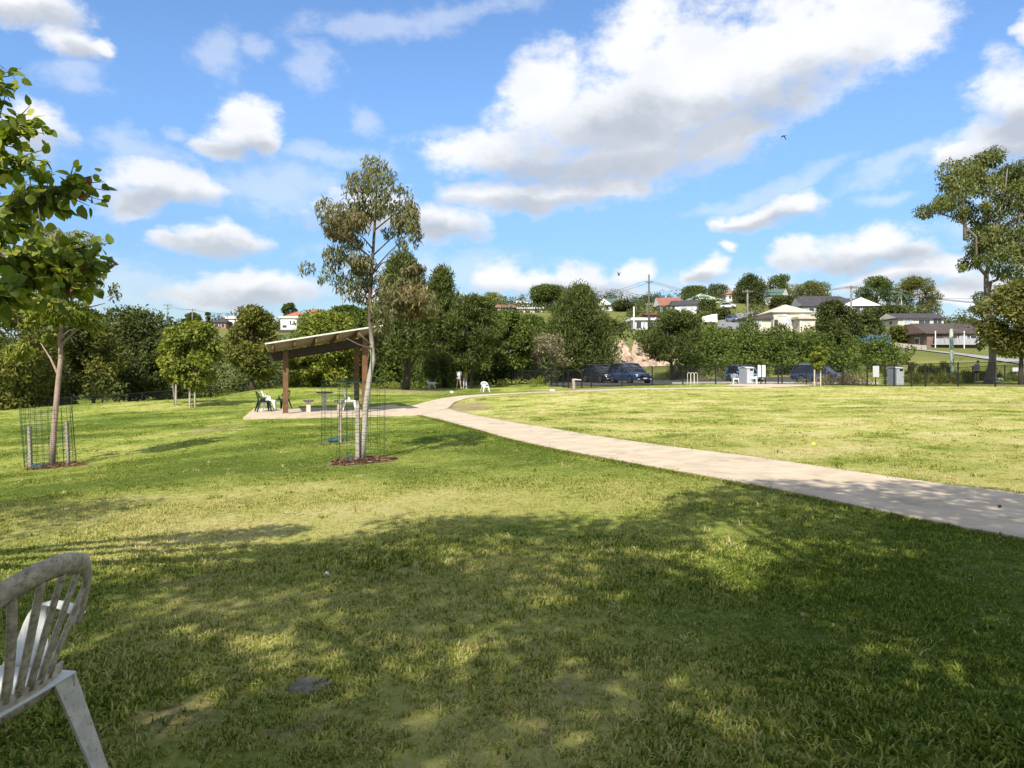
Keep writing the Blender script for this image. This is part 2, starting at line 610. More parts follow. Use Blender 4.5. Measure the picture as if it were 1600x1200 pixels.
def path_mesh(a, b, n, name, label, lift):
    a, b = resample(a, n), resample(b, n)
    K = 9
    rows = []
    for i in range(n):
        s = np.linspace(0, 1, K)[:, None]
        q = a[i] * (1 - s) + b[i] * s
        z = gzv(q[:, 0], q[:, 1]) + lift
        row = [(q[0, 0], q[0, 1], z[0] - .12)] + [(q[k, 0], q[k, 1], z[k]) for k in range(K)] + [(q[-1, 0], q[-1, 1], z[-1] - .12)]
        rows.append(row)
    o = MB().grid(rows).build(name, M_CONC)
    tag(o, label, kind='structure')
    PATHS.append(np.vstack([a, b[::-1]]))
    return o


path_mesh(eL, eR, 90, 'footpath', 'pale concrete footpath curving across the grass', .028)
path_mesh(fU, fL, 110, 'footpath', 'narrow concrete footpath curving off behind the field', .036)

# slab under the shelter
SH_O = Vector((-8.55, 29.0, -.415))
SH_X = Vector((0.9588, 0.2840, 0))
SH_Y = Vector((-0.2840, 0.9588, 0))
SH_YAW = math.atan2(SH_X.y, SH_X.x)


def shl(x, y, z=0.0):
    return SH_O + SH_X * x + SH_Y * y + Vector((0, 0, z))


sl = [on_ground(380, 656), on_ground(663, 649.5), on_ground(606, 633.5)]
slab_poly = [tuple(sl[0]), tuple(sl[1]), (sl[2][0] + .3, sl[2][1]), tuple(shl(3.6, 4.4)[:2]), tuple(shl(-1.3, 4.6)[:2])]
mb = MB()
n = len(slab_poly)
zz = [max(gz(*p), -.46) + .035 for p in slab_poly]
zz = [-.385 if i in (0, 3, 4) else z for i, z in enumerate(zz)]
mb.raw([(p[0], p[1], z) for p, z in zip(slab_poly, zz)] + [(p[0], p[1], z - .35) for p, z in zip(slab_poly, zz)],
       [tuple(range(n))] + [(i, i + n, (i + 1) % n + n, (i + 1) % n) for i in range(n)])
slab = tag(mb.build('concrete_slab', M_CONC), 'pale concrete slab under the picnic shelter', kind='structure')
PATHS.append(np.array(slab_poly))
SLAB_Z = -.385

# pale concrete apron by the bins and the car park behind the fence
ap = [on_ground(1130, 603.4), on_ground(1215, 606), on_ground(1262, 603.5), (24.5, 58.5), (17.5, 60.5)]
ap = [tuple(p) for p in ap]
mb = MB()
mb.raw([(x, y, gz(x, y) + .03) for x, y in ap], [tuple(range(len(ap)))])
tag(mb.build('bin_apron', M_CONC), 'pale concrete apron beside the bins', kind='structure')
PATHS.append(np.array(ap))
cp = [(3, 63.0), (29, 62.0), (30, 77), (4, 79)]
rows = []
for j in range(12):
    s = j / 11
    rows.append([(cp[0][0] * (1 - s) * (1 - i / 20) + cp[1][0] * (1 - s) * i / 20 + cp[3][0] * s * (1 - i / 20) + cp[2][0] * s * i / 20,
                  cp[0][1] * (1 - s) * (1 - i / 20) + cp[1][1] * (1 - s) * i / 20 + cp[3][1] * s * (1 - i / 20) + cp[2][1] * s * i / 20, 0) for i in range(21)])
rows = [[(x, y, gz(x, y) + .05) for x, y, _ in r] for r in rows]
tag(MB().grid(rows).build('car_park', M_ASPHALT), 'grey asphalt car park behind the black fence', kind='structure')
kb = MB()
for i in range(14):
    x0, x1 = 13 + i * 1.2, 13 + (i + 1) * 1.2 - .01
    kb.beam((x0, 62.4, gz(x0, 62.4) + .07), (x1, 62.4, gz(x1, 62.4) + .07), .15, .24)
tag(kb.build('kerb', pm('kerb_concrete', (.46, .44, .40), .1, 2, .9)), 'pale concrete kerb along the car park', kind='structure')
PATHS.append(np.array(cp))

# ------------------------------------------------------------------ turf colour
FIELD = np.vstack([eR[::-1], fL[2:], [(60, 62), (80, 30), (60, -5)]])     # the dry playing field right of the path


def dryness(x, y):
    big = fbm(x, y, .16, 3, 3)
    med = fbm(x, y, .75, 11, 4)
    d = .24 + .60 * (big - .5) + .75 * (med - .48)
    inf = in_poly(x, y, FIELD)
    streak = fbm(x, y * .8, 1.9, 41, 4)
    d = d + inf * (.31 + .75 * (streak - .5) - .5 * np.clip(fbm(x, y * .7, 1.3, 61, 2) - .68, 0, 1) * 4) - .3 * inf * (big - .5)
    # worn straw area in the middle distance on the near lawn
    d = d + .34 * np.exp(-(((x + 2.4) / 3.8) ** 2 + ((y - 8.2) / 1.7) ** 2)) + .22 * np.exp(-(((x + 3.4) / 2.2) ** 2 + ((y - 6.6) / 1.2) ** 2))
    d = d + .14 * np.exp(-(((x + .4) / 1.6) ** 2 + ((y - 4.2) / 1.6) ** 2))
    d = d - .13 * (np.exp(-(((x + 9) / 7) ** 2 + ((y - 24) / 11) ** 2))) - .26 * np.exp(-(((x - 2.6) / 2.0) ** 2 + ((y - 4.6) / 2.6) ** 2)) + .08 * np.exp(-(((x + 1.6) / 1.2) ** 2 + ((y - 3.8) / 1.6) ** 2))
    d = d + .10 * np.clip((y - 62) / 6, 0, 1) * (x > 4)
    far = np.clip((y - 75) / 60, 0, 1)
    d = d * (1 - far) + far * (.27 + .8 * (fbm(x, y, .05, 5, 4) - .45))
    return np.clip(d, 0, 1)


def bare(x, y):
    b = np.zeros(np.shape(x))
    for (cx, cy, rx, ry, a) in BARE:
        q = ((x - cx) / rx) ** 2 + ((y - cy) / ry) ** 2
        b = np.maximum(b, a * np.clip(1.5 - q - .9 * (fbm(x, y, 2.2, 31) - .5) * 2, 0, 1))
    return b


BARE = []
for (px, py, rx, ry, a) in [(722, 636, 1.1, 3.0, .9), (640, 611, 4.2, 4.5, .75), (480, 1082, .07, .09, .9), (515, 1128, .10, .11, .8), (600, 1120, .08, .09, .8), (905, 1080, .10, .12, .6),
                            (330, 672, .7, 1.4, .5), (1440, 637, 1.2, 2.2, .5), (610, 900, .25, .25, .5), (330, 905, .3, .3, .5), (905, 608.5, 3.5, 1.6, .8), (1540, 603, 6, 2.2, .8), (1560, 630, 1.2, 2, .5), (240, 1130, .2, .2, .6)]:
    g = on_ground(px, py)
    BARE.append((g[0], g[1], rx, ry, a))
for (px, d, ry) in [(563, 12.0, .42), (531, 16, .4), (82, 15, .42)]:
    BARE.append(((px - CX) / FPX * d, d, .5, ry, .8))


def lines(segs):
    out = []
    for a, b, st in segs:
        out += list(np.arange(a, b, st))
    return np.array(sorted(set(np.round(out, 4))))


gx = lines([(-1500, -400, 160), (-400, -120, 28), (-120, -40, 5), (-40, -12, .9), (-12, 9, .25), (9, 30, .7), (30, 70, 2.5), (70, 160, 6), (160, 500, 24), (500, 1660, 180)])
gy = lines([(-120, -20, 10), (-20, 0, 1.5), (0, 2, .4), (2, 12, .2), (12, 34, .4), (34, 66, .8), (66, 110, 1.6), (110, 320, 5), (320, 700, 30), (700, 2600, 240)])
GX, GY = np.meshgrid(gx, gy)
GZ = gzv(GX, GY)
near = (GY < 60) & (GY > 0)
GZ = GZ + np.where(near, .012 * (fbm(GX, GY, 1.6, 77) - .5) * 2, 0)
V = np.c_[GX.ravel(), GY.ravel(), GZ.ravel()]
nx, ny = len(gx), len(gy)
ii, jj = np.meshgrid(np.arange(nx - 1), np.arange(ny - 1))
a = (jj * nx + ii).ravel()
F = np.c_[a, a + 1, a + nx + 1, a + nx]
me = np_mesh('ground', V, F)
at = me.attributes.new('dry', 'FLOAT', 'POINT')
at.data.foreach_set('value', dryness(V[:, 0], V[:, 1]).astype(np.float32))
at = me.attributes.new('bare', 'FLOAT', 'POINT')
at.data.foreach_set('value', bare(V[:, 0], V[:, 1]).astype(np.float32))
mg = bpy.data.materials.new('turf_ground')
mg.use_nodes = True
t = NT(mg.node_tree)
b = t.n['Principled BSDF']
pos = t.add('ShaderNodeNewGeometry').outputs['Position']
ad = t.add('ShaderNodeAttribute')
ad.attribute_name = 'dry'
ab = t.add('ShaderNodeAttribute')
ab.attribute_name = 'bare'
n1 = t.noise(pos, 5.0, 6, 0.65)
n2 = t.noise(t.vec('MULTIPLY', pos, (1.0, .45, 1.0)), 26.0, 6, 0.7)
n3 = t.noise(pos, .9, 5, 0.6)
f = t.math('ADD', ad.outputs['Fac'], t.math('MULTIPLY', t.math('SUBTRACT', n1, .5), .55))
f = t.math('ADD', f, t.math('MULTIPLY', t.math('SUBTRACT', n2, .5), .95))
f = t.math('ADD', f, t.math('MULTIPLY', t.math('SUBTRACT', n3, .5), .22), clamp=True)
GRASS_STOPS = [(0.0, (.082, .126, .020)), (0.25, (.215, .262, .044)), (0.48, (.375, .376, .098)), (0.74, (.50, .452, .19)), (1.0, (.56, .47, .255))]
col = t.ramp(f, GRASS_STOPS)
sp3 = t.add('ShaderNodeSeparateXYZ')
t.l.new(pos, sp3.inputs[0])
col = t.mix(t.math('MULTIPLY', t.smooth(sp3.outputs[1], 17.0, 9.0), .15), col, (.10, .09, .040, 1))
col = t.mix(t.math('MULTIPLY', t.smooth(sp3.outputs[1], 72.0, 95.0), .78), col, (.105, .108, .040, 1))      # rough pasture beyond the park      # thatch and soil between the modelled blades
soil = t.mix(t.smooth(n2, .3, .7), (.20, .135, .085, 1), (.36, .27, .185, 1))
col = t.mix(t.math('MULTIPLY', ab.outputs['Fac'], t.smooth(n1, .25, .55)), col, soil)
t.l.new(col, b.inputs['Base Color'])
b.inputs['Roughness'].default_value = 1.0
b.inputs['Specular IOR Level'].default_value = 0.05
bn = t.add('ShaderNodeBump')
bn.inputs['Strength'].default_value = 0.9
bn.inputs['Distance'].default_value = 0.05
t.l.new(n2, bn.inputs['Height'])
t.l.new(bn.outputs[0], b.inputs['Normal'])
ground = obj('ground', me, mg, smooth=True)
tag(ground, 'gently sloping lawn running up into a hillside', kind='structure')

# ------------------------------------------------------------------ grass blades: one uncountable mass of tufts
rng = np.random.default_rng(5)


def tuft_mesh(name, nb, hgt, spread, seed, wd=.0045):
    r = np.random.default_rng(seed)
    v, fc, ti = [], [], []
    for i in range(nb):
        q = r.uniform(0, 2 * np.pi)
        rr = spread * math.sqrt(r.uniform())
        p = np.array([rr * math.cos(q), rr * math.sin(q), -.01])
        d = r.uniform(0, 2 * np.pi)
        lean = r.uniform(.15, 1.15)
        h = hgt * r.uniform(.5, 1.15)
        side = np.array([-math.sin(d), math.cos(d), 0]) * wd * r.uniform(.7, 1.3)
        out = np.array([math.cos(d), math.sin(d), 0])
        m = p + out * lean * h * .30 + np.array([0, 0, h * .58])
        e = p + out * lean * h * .95 + np.array([0, 0, h * (1.0 - .28 * lean)])
        o = len(v)
        v += [p - side, p + side, m + side * .8, m - side * .8, e]
        fc += [(o, o + 1, o + 2, o + 3), (o + 3, o + 2, o + 4)]
        c = r.uniform()
        ti += [c, c]
    me = bpy.data.meshes.new(name)
    me.from_pydata([tuple(map(float, p)) for p in v], [], fc)
    at = me.attributes.new('tint', 'FLOAT', 'FACE')
    at.data.foreach_set('value', np.array(ti, np.float32))
    me.materials.append(M_GRASS)
    return bpy.data.objects.new(name, me)


M_GRASS = bpy.data.materials.new('grass_blade')
M_GRASS.use_nodes = True
t = NT(M_GRASS.node_tree)
t.n.clear()
out = t.add('ShaderNodeOutputMaterial')
a1 = t.add('ShaderNodeAttribute')
a1.attribute_name = 'tint'
a2 = t.add('ShaderNodeAttribute')
a2.attribute_type = 'INSTANCER'
a2.attribute_name = 'dry'
f = t.math('ADD', a2.outputs['Fac'], t.math('MULTIPLY', t.math('SUBTRACT', a1.outputs['Fac'], .5), .85), clamp=True)
col = t.ramp(f, GRASS_STOPS)
dn = t.add('ShaderNodeBsdfDiffuse')
tn = t.add('ShaderNodeBsdfTranslucent')
t.l.new(col, dn.inputs[0])
t.l.new(t.vec('MULTIPLY', col, (1.2, 1.25, .8)), tn.inputs[0])
mx = t.add('ShaderNodeMixShader')
mx.inputs[0].default_value = .42
t.l.new(dn.outputs[0], mx.inputs[1])
t.l.new(tn.outputs[0], mx.inputs[2])
t.l.new(mx.outputs[0], out.inputs[0])

tufts = [tuft_mesh('tuft_%d' % k, 20, .036, .045, k, .0034) for k in range(4)] + [tuft_mesh('tuft_wide_%d' % k, 26, .036, .12, 20 + k, .006) for k in range(2)]


def scatter(d0, d1, dens, margin=.76):
    n = int(dens * (d1 * d1 - d0 * d0) * margin)
    D = np.sqrt(rng.uniform(d0 * d0, d1 * d1, n))
    x = (rng.uniform(-1, 1, n)) * (margin * D + .8)
    ok = np.ones(n, bool)
    for p in PATHS:
        ok &= ~in_poly(x, D, p)
    ok &= rng.uniform(size=n) > np.minimum(bare(x, D), .97)
    return x[ok], D[ok]


P_, S_, I_, Dry_ = [], [], [], []
for (d0, d1, dens, s, wide) in [(1.4, 3.6, 800, 1.22, 0), (3.6, 6.0, 600, 1.12, 0), (6.0, 9.5, 380, 1.0, 0), (9.5, 15, 170, 1.0, 0), (15, 26, 46, 1.0, 1), (26, 44, 16, 1.15, 1), (44, 62, 5, 1.3, 1)]:
    x, y = scatter(d0, d1, dens)
    n = len(x)
    lush = fbm(x, y, 1.1, 51, 3)
    P_.append(np.c_[x, y, gzv(x, y) + .012 * (fbm(x, y, 1.6, 77) - .5) * 2 * (y < 60)])
    S_.append(s * rng.uniform(.55, 1.15, n) * np.clip(.20 + 1.5 * lush, .62, 1.6))
    I_.append(rng.integers(4, 6, n) if wide else rng.integers(0, 4, n))
    Dry_.append(np.clip(dryness(x, y) - .28 * (lush - .5) + rng.normal(0, .09, n), 0, 1))
# scattered coarse weeds and rank tussocks
xw, yw = scatter(1.8, 16, 2.6)
P_.append(np.c_[xw, yw, gzv(xw, yw)])
S_.append(rng.uniform(1.2, 2.1, len(xw)))
I_.append(rng.integers(0, 4, len(xw)))
Dry_.append(np.clip(rng.choice([.05, .12, .75], len(xw)) + rng.normal(0, .05, len(xw)), 0, 1))
# longer unmown fringe along the path edge
for e, sgn in ((resample(eL, 900), -1), (resample(eR, 700), 1)):
    m = e[:, 1] > .5
    e = e[m]
    for rep in range(6):
        j = e + rng.normal(0, .06, e.shape) + np.array([-.03, .06 * sgn])
        P_.append(np.c_[j, gzv(j[:, 0], j[:, 1])])
        S_.append(rng.uniform(.8, 1.6, len(j)))
        I_.append(rng.integers(0, 4, len(j)))
        Dry_.append(np.clip(dryness(j[:, 0], j[:, 1]) - .12, 0, 1))
Pg = np.vstack(P_).astype(np.float32)
Sg = np.concatenate(S_).astype(np.float32)
Ig = np.concatenate(I_).astype(np.int32)
Dg = np.concatenate(Dry_).astype(np.float32)
gm = bpy.data.meshes.new('grass')
gm.vertices.add(len(Pg))
gm.vertices.foreach_set('co', Pg.ravel())
for nm, typ, val in (('scl', 'FLOAT', Sg), ('dry', 'FLOAT', Dg), ('pick', 'INT', Ig)):
    at = gm.attributes.new(nm, typ, 'POINT')
    at.data.foreach_set('value', val)
rot = np.c_[rng.normal(0, .12, len(Pg)), rng.normal(0, .12, len(Pg)), rng.uniform(0, 6.283, len(Pg))].astype(np.float32)
at = gm.attributes.new('rot', 'FLOAT_VECTOR', 'POINT')
at.data.foreach_set('vector', rot.ravel())
gm.update()
grass = obj('grass', gm, M_GRASS)
tag(grass, 'short mown grass covering the lawn', 'grass', kind='stuff')


def instancer(o, sources):
    ng = bpy.data.node_groups.new('scatter_tufts', 'GeometryNodeTree')
    ng.interface.new_socket('Geometry', in_out='INPUT', socket_type='NodeSocketGeometry')
    ng.interface.new_socket('Geometry', in_out='OUTPUT', socket_type='NodeSocketGeometry')
    N = ng.nodes
    L = ng.links
    gi, go = N.new('NodeGroupInput'), N.new('NodeGroupOutput')
    ip = N.new('GeometryNodeInstanceOnPoints')
    jn = N.new('GeometryNodeJoinGeometry')
    for s in reversed(sources):
        oi = N.new('GeometryNodeObjectInfo')
        oi.inputs['Object'].default_value = s
        oi.inputs['As Instance'].default_value = True
        L.new(oi.outputs['Geometry'], jn.inputs[0])
    L.new(gi.outputs[0], ip.inputs['Points'])
    L.new(jn.outputs[0], ip.inputs['Instance'])
    ip.inputs['Pick Instance'].default_value = True

    def attr(nm, typ):
        n = N.new('GeometryNodeInputNamedAttribute')
        n.data_type = typ
        n.inputs['Name'].default_value = nm
        return n.outputs['Attribute']
    L.new(attr('pick', 'INT'), ip.inputs['Instance Index'])
    L.new(attr('rot', 'FLOAT_VECTOR'), ip.inputs['Rotation'])
    L.new(attr('scl', 'FLOAT'), ip.inputs['Scale'])
    L.new(ip.outputs[0], go.inputs[0])
    md = o.modifiers.new('scatter', 'NODES')
    md.node_group = ng


instancer(grass, tufts)
# ------------------------------------------------------------------ foliage
L_DARK = leafm('leaf_dark', (0.027, 0.038, 0.010), (0.060, 0.077, 0.017), (0.131, 0.141, 0.031), .24, .015)
L_OLIVE = leafm('leaf_olive', (0.050, 0.058, 0.011), (0.113, 0.120, 0.021), (0.227, 0.210, 0.039), .26, .015)
L_MID = leafm('leaf_mid', (0.032, 0.052, 0.009), (0.078, 0.110, 0.017), (0.157, 0.188, 0.031), .28, .015)
L_BRIGHT = leafm('leaf_bright', (0.070, 0.092, 0.013), (0.172, 0.200, 0.026), (0.332, 0.318, 0.053), .32, .015)
L_PINE = leafm('leaf_needle', (0.030, 0.044, 0.010), (0.069, 0.090, 0.020), (0.147, 0.164, 0.034), .20, .012)
L_EUC = leafm('leaf_gum', (0.058, 0.067, 0.021), (0.116, 0.122, 0.038), (0.217, 0.195, 0.060), .22, .03)
L_EUCB = leafm('leaf_gum_bronze', (0.078, 0.059, 0.024), (0.162, 0.123, 0.042), (0.282, 0.220, 0.077), .25, .03)
L_NEAR = leafm('leaf_broad', (0.091, 0.129, 0.015), (0.192, 0.251, 0.029), (0.434, 0.431, 0.053), .45, .02)
L_RED = leafm('leaf_russet', (0.145, 0.038, 0.022), (0.232, 0.070, 0.033), (0.319, 0.128, 0.044), .35)
L_DRY = leafm('leaf_scrub', (0.080, 0.074, 0.031), (0.160, 0.134, 0.055), (0.275, 0.211, 0.094), .2)
L_GUMR = leafm('leaf_gum_olive', (.050, .066, .016), (.115, .132, .032), (.215, .220, .056), .25, .02)
BARK_D = pm('bark_dark', (.060, .048, .038), .35, 9, .95, .6, bscale=30)
BARK_M = pm('bark_grey', (.16, .135, .11), .3, 9, .95, .5, bscale=30)
BARK_P = pm('bark_pale', (.46, .40, .33), .18, 5, .85, .3, bscale=20, stain=(.20, .15, .11), stain_amt=.35, stain_scale=7)
SPEC = {  # material, leaf length, leaf width, droop, outward bias, bark
    'dark': (L_DARK, .24, .14, .1, .7, BARK_D), 'olive': (L_OLIVE, .26, .10, .0, .6, BARK_D), 'mid': (L_MID, .24, .15, .2, .7, BARK_M),
    'bright': (L_BRIGHT, .20, .14, .3, .7, BARK_M), 'pine': (L_PINE, .38, .07, -.35, .5, BARK_D), 'euc': (L_EUC, .24, .07, 1.0, .3, BARK_P),
    'scrub': (L_DRY, .22, .07, .1, .4, BARK_M),
}


def rand_dirs(r, n):
    v = r.normal(size=(n, 3))
    return v / np.linalg.norm(v, axis=1)[:, None]


def leaves(r, clumps, count, length, width, droop, outward, scale_by=None):
    """leaf quads spread through puffs; clumps = rows of x y z rx ry rz"""
    C = np.asarray(clumps, float)
    vol = (C[:, 3] * C[:, 4] + C[:, 3] * C[:, 5] + C[:, 4] * C[:, 5])
    k = r.choice(len(C), count, p=vol / vol.sum())
    d = rand_dirs(r, count)
    rad = r.uniform(.25, 1.0, count) ** .45
    rad = rad * np.clip(1 + .13 * r.normal(size=count), .6, 1.16)
    pos = C[k, :3] + d * C[k, 3:] * rad[:, None]
    ax = d * outward + rand_dirs(r, count) * (1 - outward * .6)
    ax[:, 2] -= droop
    ax /= np.linalg.norm(ax, axis=1)[:, None]
    nr = rand_dirs(r, count) + d * .8 + np.array([0, 0, .35])
    sd = np.cross(ax, nr)
    sd /= np.linalg.norm(sd, axis=1)[:, None] + 1e-9
    up = np.cross(sd, ax)
    L = length * r.uniform(.6, 1.35, count)[:, None]
    Wd = width * r.uniform(.65, 1.3, count)[:, None]
    b = pos - ax * L * .5
    V = np.stack([b, b + ax * L * .45 + sd * Wd * .5 + up * Wd * .12, b + ax * L, b + ax * L * .45 - sd * Wd * .5 + up * Wd * .12], 1).reshape(-1, 3)
    F = np.arange(count * 4).reshape(-1, 4)
    ct = r.uniform(.15, .8, len(C))
    tint = np.clip(ct[k] * .55 + r.uniform(0, .55, count), 0, 1)
    return V, F, tint


def limb(mb, a, b, r0, r1, sag=0.0, n=4, sides=6, rnd=None):
    a, b = Vector(a), Vector(b)
    pts = []
    L = (b - a).length
    for i in range(n + 1):
        s = i / n
        p = a.lerp(b, s)
        p.z += math.sin(math.pi * s) * sag * L
        if rnd is not None and 0 < i < n:
            p += Vector(rnd.normal(size=3) * L * .04)
        pts.append(p)
    mb.tube(pts, [r0 + (r1 - r0) * i / n for i in range(n + 1)], sides)


def envelope(r, kind, H, Rw, cb, n):
    """puffs for a crown of height H, half-width Rw, starting at cb*H"""
    z0, z1 = cb * H, H
    out = []
    for i in range(n):
        q = r.uniform(0, 2 * math.pi)
        s = (i + r.uniform(0, 1)) / n
        if kind == 'round':
            prof = math.sqrt(max(0.0, 1 - (2 * s - 1) ** 2)) * .95 + .05
        elif kind == 'cone':
            prof = (1 - s) ** .7 * .9 + .12
        elif kind == 'column':
            prof = .55 + .45 * math.sin(math.pi * min(1, s * 1.1))
        elif kind == 'umbrella':
            prof = .45 + .55 * math.sin(math.pi * (.25 + .7 * s))
        elif kind == 'spire':
            prof = (1 - s ** 2.2) * .85 + .15
        else:
            prof = 1.0 - .45 * s
        pr = Rw * r.uniform(.24, .40)
        rr = max(0.0, prof * Rw * r.uniform(.78, 1.16) - pr * .8) * math.sqrt(r.uniform(.25, 1))
        z = z0 + (z1 - z0) * s
        pz = pr * (r.uniform(.55, .9) if kind != 'spire' else r.uniform(1.0, 1.6))
        z = min(max(z, z0 + pz * .6), z1 - pz * .8)
        out.append((rr * math.cos(q), rr * math.sin(q), z, pr, pr, pz))
    return out


def tree(label, px, D, top_py, half_px, kind='round', sp='dark', seed=1, cb=.25, count=4500, puffs=30, trunk_px=None, tr=None, group=None, name='tree',
         base_z=None, forks=1, cat='tree', lean=0.0, leafscale=1.0, fork_at=None):
    base = Wg(px, D)
    if base_z is not None:
        base.z = base_z
    H = EYE + (HOR - top_py) / FPX * D - base.z
    Rw = half_px / FPX * D * 1.14
    count = int(count * 1.75)
    leafscale = leafscale * 1.28
    r = np.random.default_rng(seed)
    mat, ll, lw, droop, outw, bark = SPEC[sp]
    root = thing(name, label, cat, base, 0, group)
    cl = envelope(r, kind, H, Rw, cb, puffs)
    cl = [(c[0] + lean * c[2], c[1], *c[2:]) for c in cl]
    tr = tr or max(.09, .022 * H)
    mb = MB()
    starts = []
    for k in range(forks):
        off = (k - (forks - 1) / 2) * .55 * Rw if forks > 1 else 0
        top = Vector((off + lean * H * .8 + r.normal() * .04 * H, r.normal() * .04 * H, H * .82))
        pts = []
        for i in range(7):
            s = i / 6
            p = Vector((0, 0, -.25)).lerp(top, s)
            p.x += math.sin(s * 5 + seed + k) * .025 * H - off * (1 - s) * s * .9
            p.y += math.cos(s * 4 + seed) * .02 * H
            pts.append(p)
        rad = [tr / math.sqrt(forks) * (1.25 if i == 0 else 1.0) * (1 - .88 * (i / 6) ** .8) for i in range(7)]
        mb.tube(pts, rad, 9)
        starts.append((pts, rad))
    for j, c in enumerate(cl):
        if j % 2 == 0 or puffs < 18:
            pts, rad = starts[j % forks]
            zt = c[2] * r.uniform(.45, .75)
            i = min(range(7), key=lambda q: abs(pts[q].z - zt))
            limb(mb, pts[i], c[:3], max(.02, rad[i] * .5), .012, .06, 4, 5, r)
    mb.build('trunk', bark, root, smooth=True)
    V, F, ti = leaves(r, cl, count, ll * leafscale, lw * leafscale, droop, outw)
    V[:, 2] = np.maximum(V[:, 2], -.1)
    obj('crown', np_mesh('crown', V, F, ti), mat, root)
    return root


# --- the trees that stand round the park, left to right
G1 = 'trees along the park edge'
T = [
    # label, px, D, top, half, kind, species, seed, cb, count, puffs, kw
    ('dark olive tree at the far left edge behind the fence', 20, 50, 478, 70, 'round', 'olive', 1, .05, 5200, 34, {}),
    ('dark shaggy tree behind the young caged tree on the left', 92, 57, 470, 62, 'round', 'dark', 2, .08, 4500, 30, {}),
    ('wide dark round tree topping the left tree line', 205, 66, 482, 78, 'round', 'dark', 3, .10, 7000, 42, {}),
    ('dark tree with pale trunk by the left fence', 150, 58, 508, 48, 'round', 'olive', 4, .22, 3600, 26, {}),
    ('small dark tree between the wide round tree and the bright round tree', 252, 64, 520, 36, 'round', 'dark', 5, .12, 2800, 20, {}),
    ('slim dark cypress in front of the far hip roofed house', 325, 120, 489, 9, 'cone', 'dark', 6, .02, 1200, 14, {'leafscale': 1.4}),
    ('bright green round young tree with stakes', 300, 36, 503, 44, 'round', 'bright', 7, .25, 5200, 34, {'tr': .075, 'leafscale': .75}),
    ('yellowish green young tree left of the bright round tree', 272, 38, 512, 27, 'round', 'bright', 8, .30, 2600, 20, {'tr': .07, 'leafscale': .75}),
    ('olive tree with dark forked trunk left of the shelter', 397, 58, 479, 42, 'column', 'olive', 9, .16, 6200, 40, {'tr': .24, 'forks': 2}),
    ('tall bright green leafy tree behind the shelter', 510, 66, 486, 58, 'round', 'bright', 10, .02, 8500, 48, {}),
    ('low light green leafy tree left inside the shelter frame', 468, 63, 545, 34, 'round', 'bright', 11, .02, 3600, 22, {}),
    ('dark green tree right of the shelter behind the pale trunk', 590, 70, 480, 50, 'round', 'mid', 12, .02, 5200, 32, {}),
    ('big dark needle tree with thick dark trunk right of the shelter', 629, 55, 398, 62, 'spire', 'pine', 13, .26, 9500, 60, {'tr': .30}),
    ('tall dark needle tree behind the two dog walkers', 690, 64, 420, 46, 'spire', 'pine', 14, .10, 8000, 46, {'tr': .22}),
    ('dark tree with leaning thin trunks beside the dog walkers', 738, 62, 462, 46, 'column', 'pine', 15, .22, 6000, 34, {'tr': .16, 'forks': 3}),
    ('loose mid green tree behind the lone white chair', 792, 68, 486, 42, 'round', 'mid', 16, .10, 4600, 30, {}),
    ('grey green scrubby tree with bare branches left of the gate', 848, 72, 522, 40, 'round', 'scrub', 17, .06, 3600, 26, {'forks': 3, 'tr': .12}),
    ('large dark needle tree with spiky top behind the dark car', 905, 78, 447, 62, 'spire', 'pine', 18, .16, 10500, 62, {'tr': .22, 'forks': 2}),
    ('broad dark tree at the foot of the spiky needle tree', 872, 80, 500, 44, 'round', 'pine', 19, .12, 4200, 28, {}),
    ('spreading dark tree with forked trunk right of the blue car', 1050, 78, 487, 54, 'umbrella', 'pine', 20, .32, 7500, 44, {'tr': .26, 'forks': 2}),
    ('dark round tree in front of the long dark roofed house', 1305, 92, 470, 35, 'round', 'dark', 21, .05, 6800, 40, {}),
    ('low bright shrub tree right of the dark round tree', 1352, 92, 549, 32, 'round', 'mid', 22, .02, 3200, 24, {}),
]
for (lb, px, D, top, half, kind, sp, sd, cb_, cnt, pf, kw) in T:
    tree(lb, px, D, top, half, kind, sp, sd, cb_, cnt, pf, group=G1, **kw)
G2 = 'leafy trees on the bank behind the car park'
for i, (px, D, top, half, sp, lb) in enumerate([
        (1118, 96, 518, 30, 'mid', 'mid green bank tree right of the spreading forked tree'), (1150, 92, 538, 34, 'mid', 'low leafy bank tree directly above the grey bin'),
        (1180, 99, 524, 34, 'mid', 'green bank tree below the parked car on the hill road'), (1212, 94, 533, 34, 'mid', 'leafy bank tree below the cream garage'),
        (1245, 99, 531, 32, 'mid', 'green bank tree below the cream house'), (1096, 90, 545, 30, 'dark', 'low dark bank tree above the hoop bike rack'),
        (1270, 95, 540, 28, 'dark', 'dark bank tree at the left foot of the dark round tree')]):
    tree(lb, px, D, top, half, 'round', sp, 40 + i, .02, 3600, 24, group=G2)
G3 = 'trees on the hilltop'
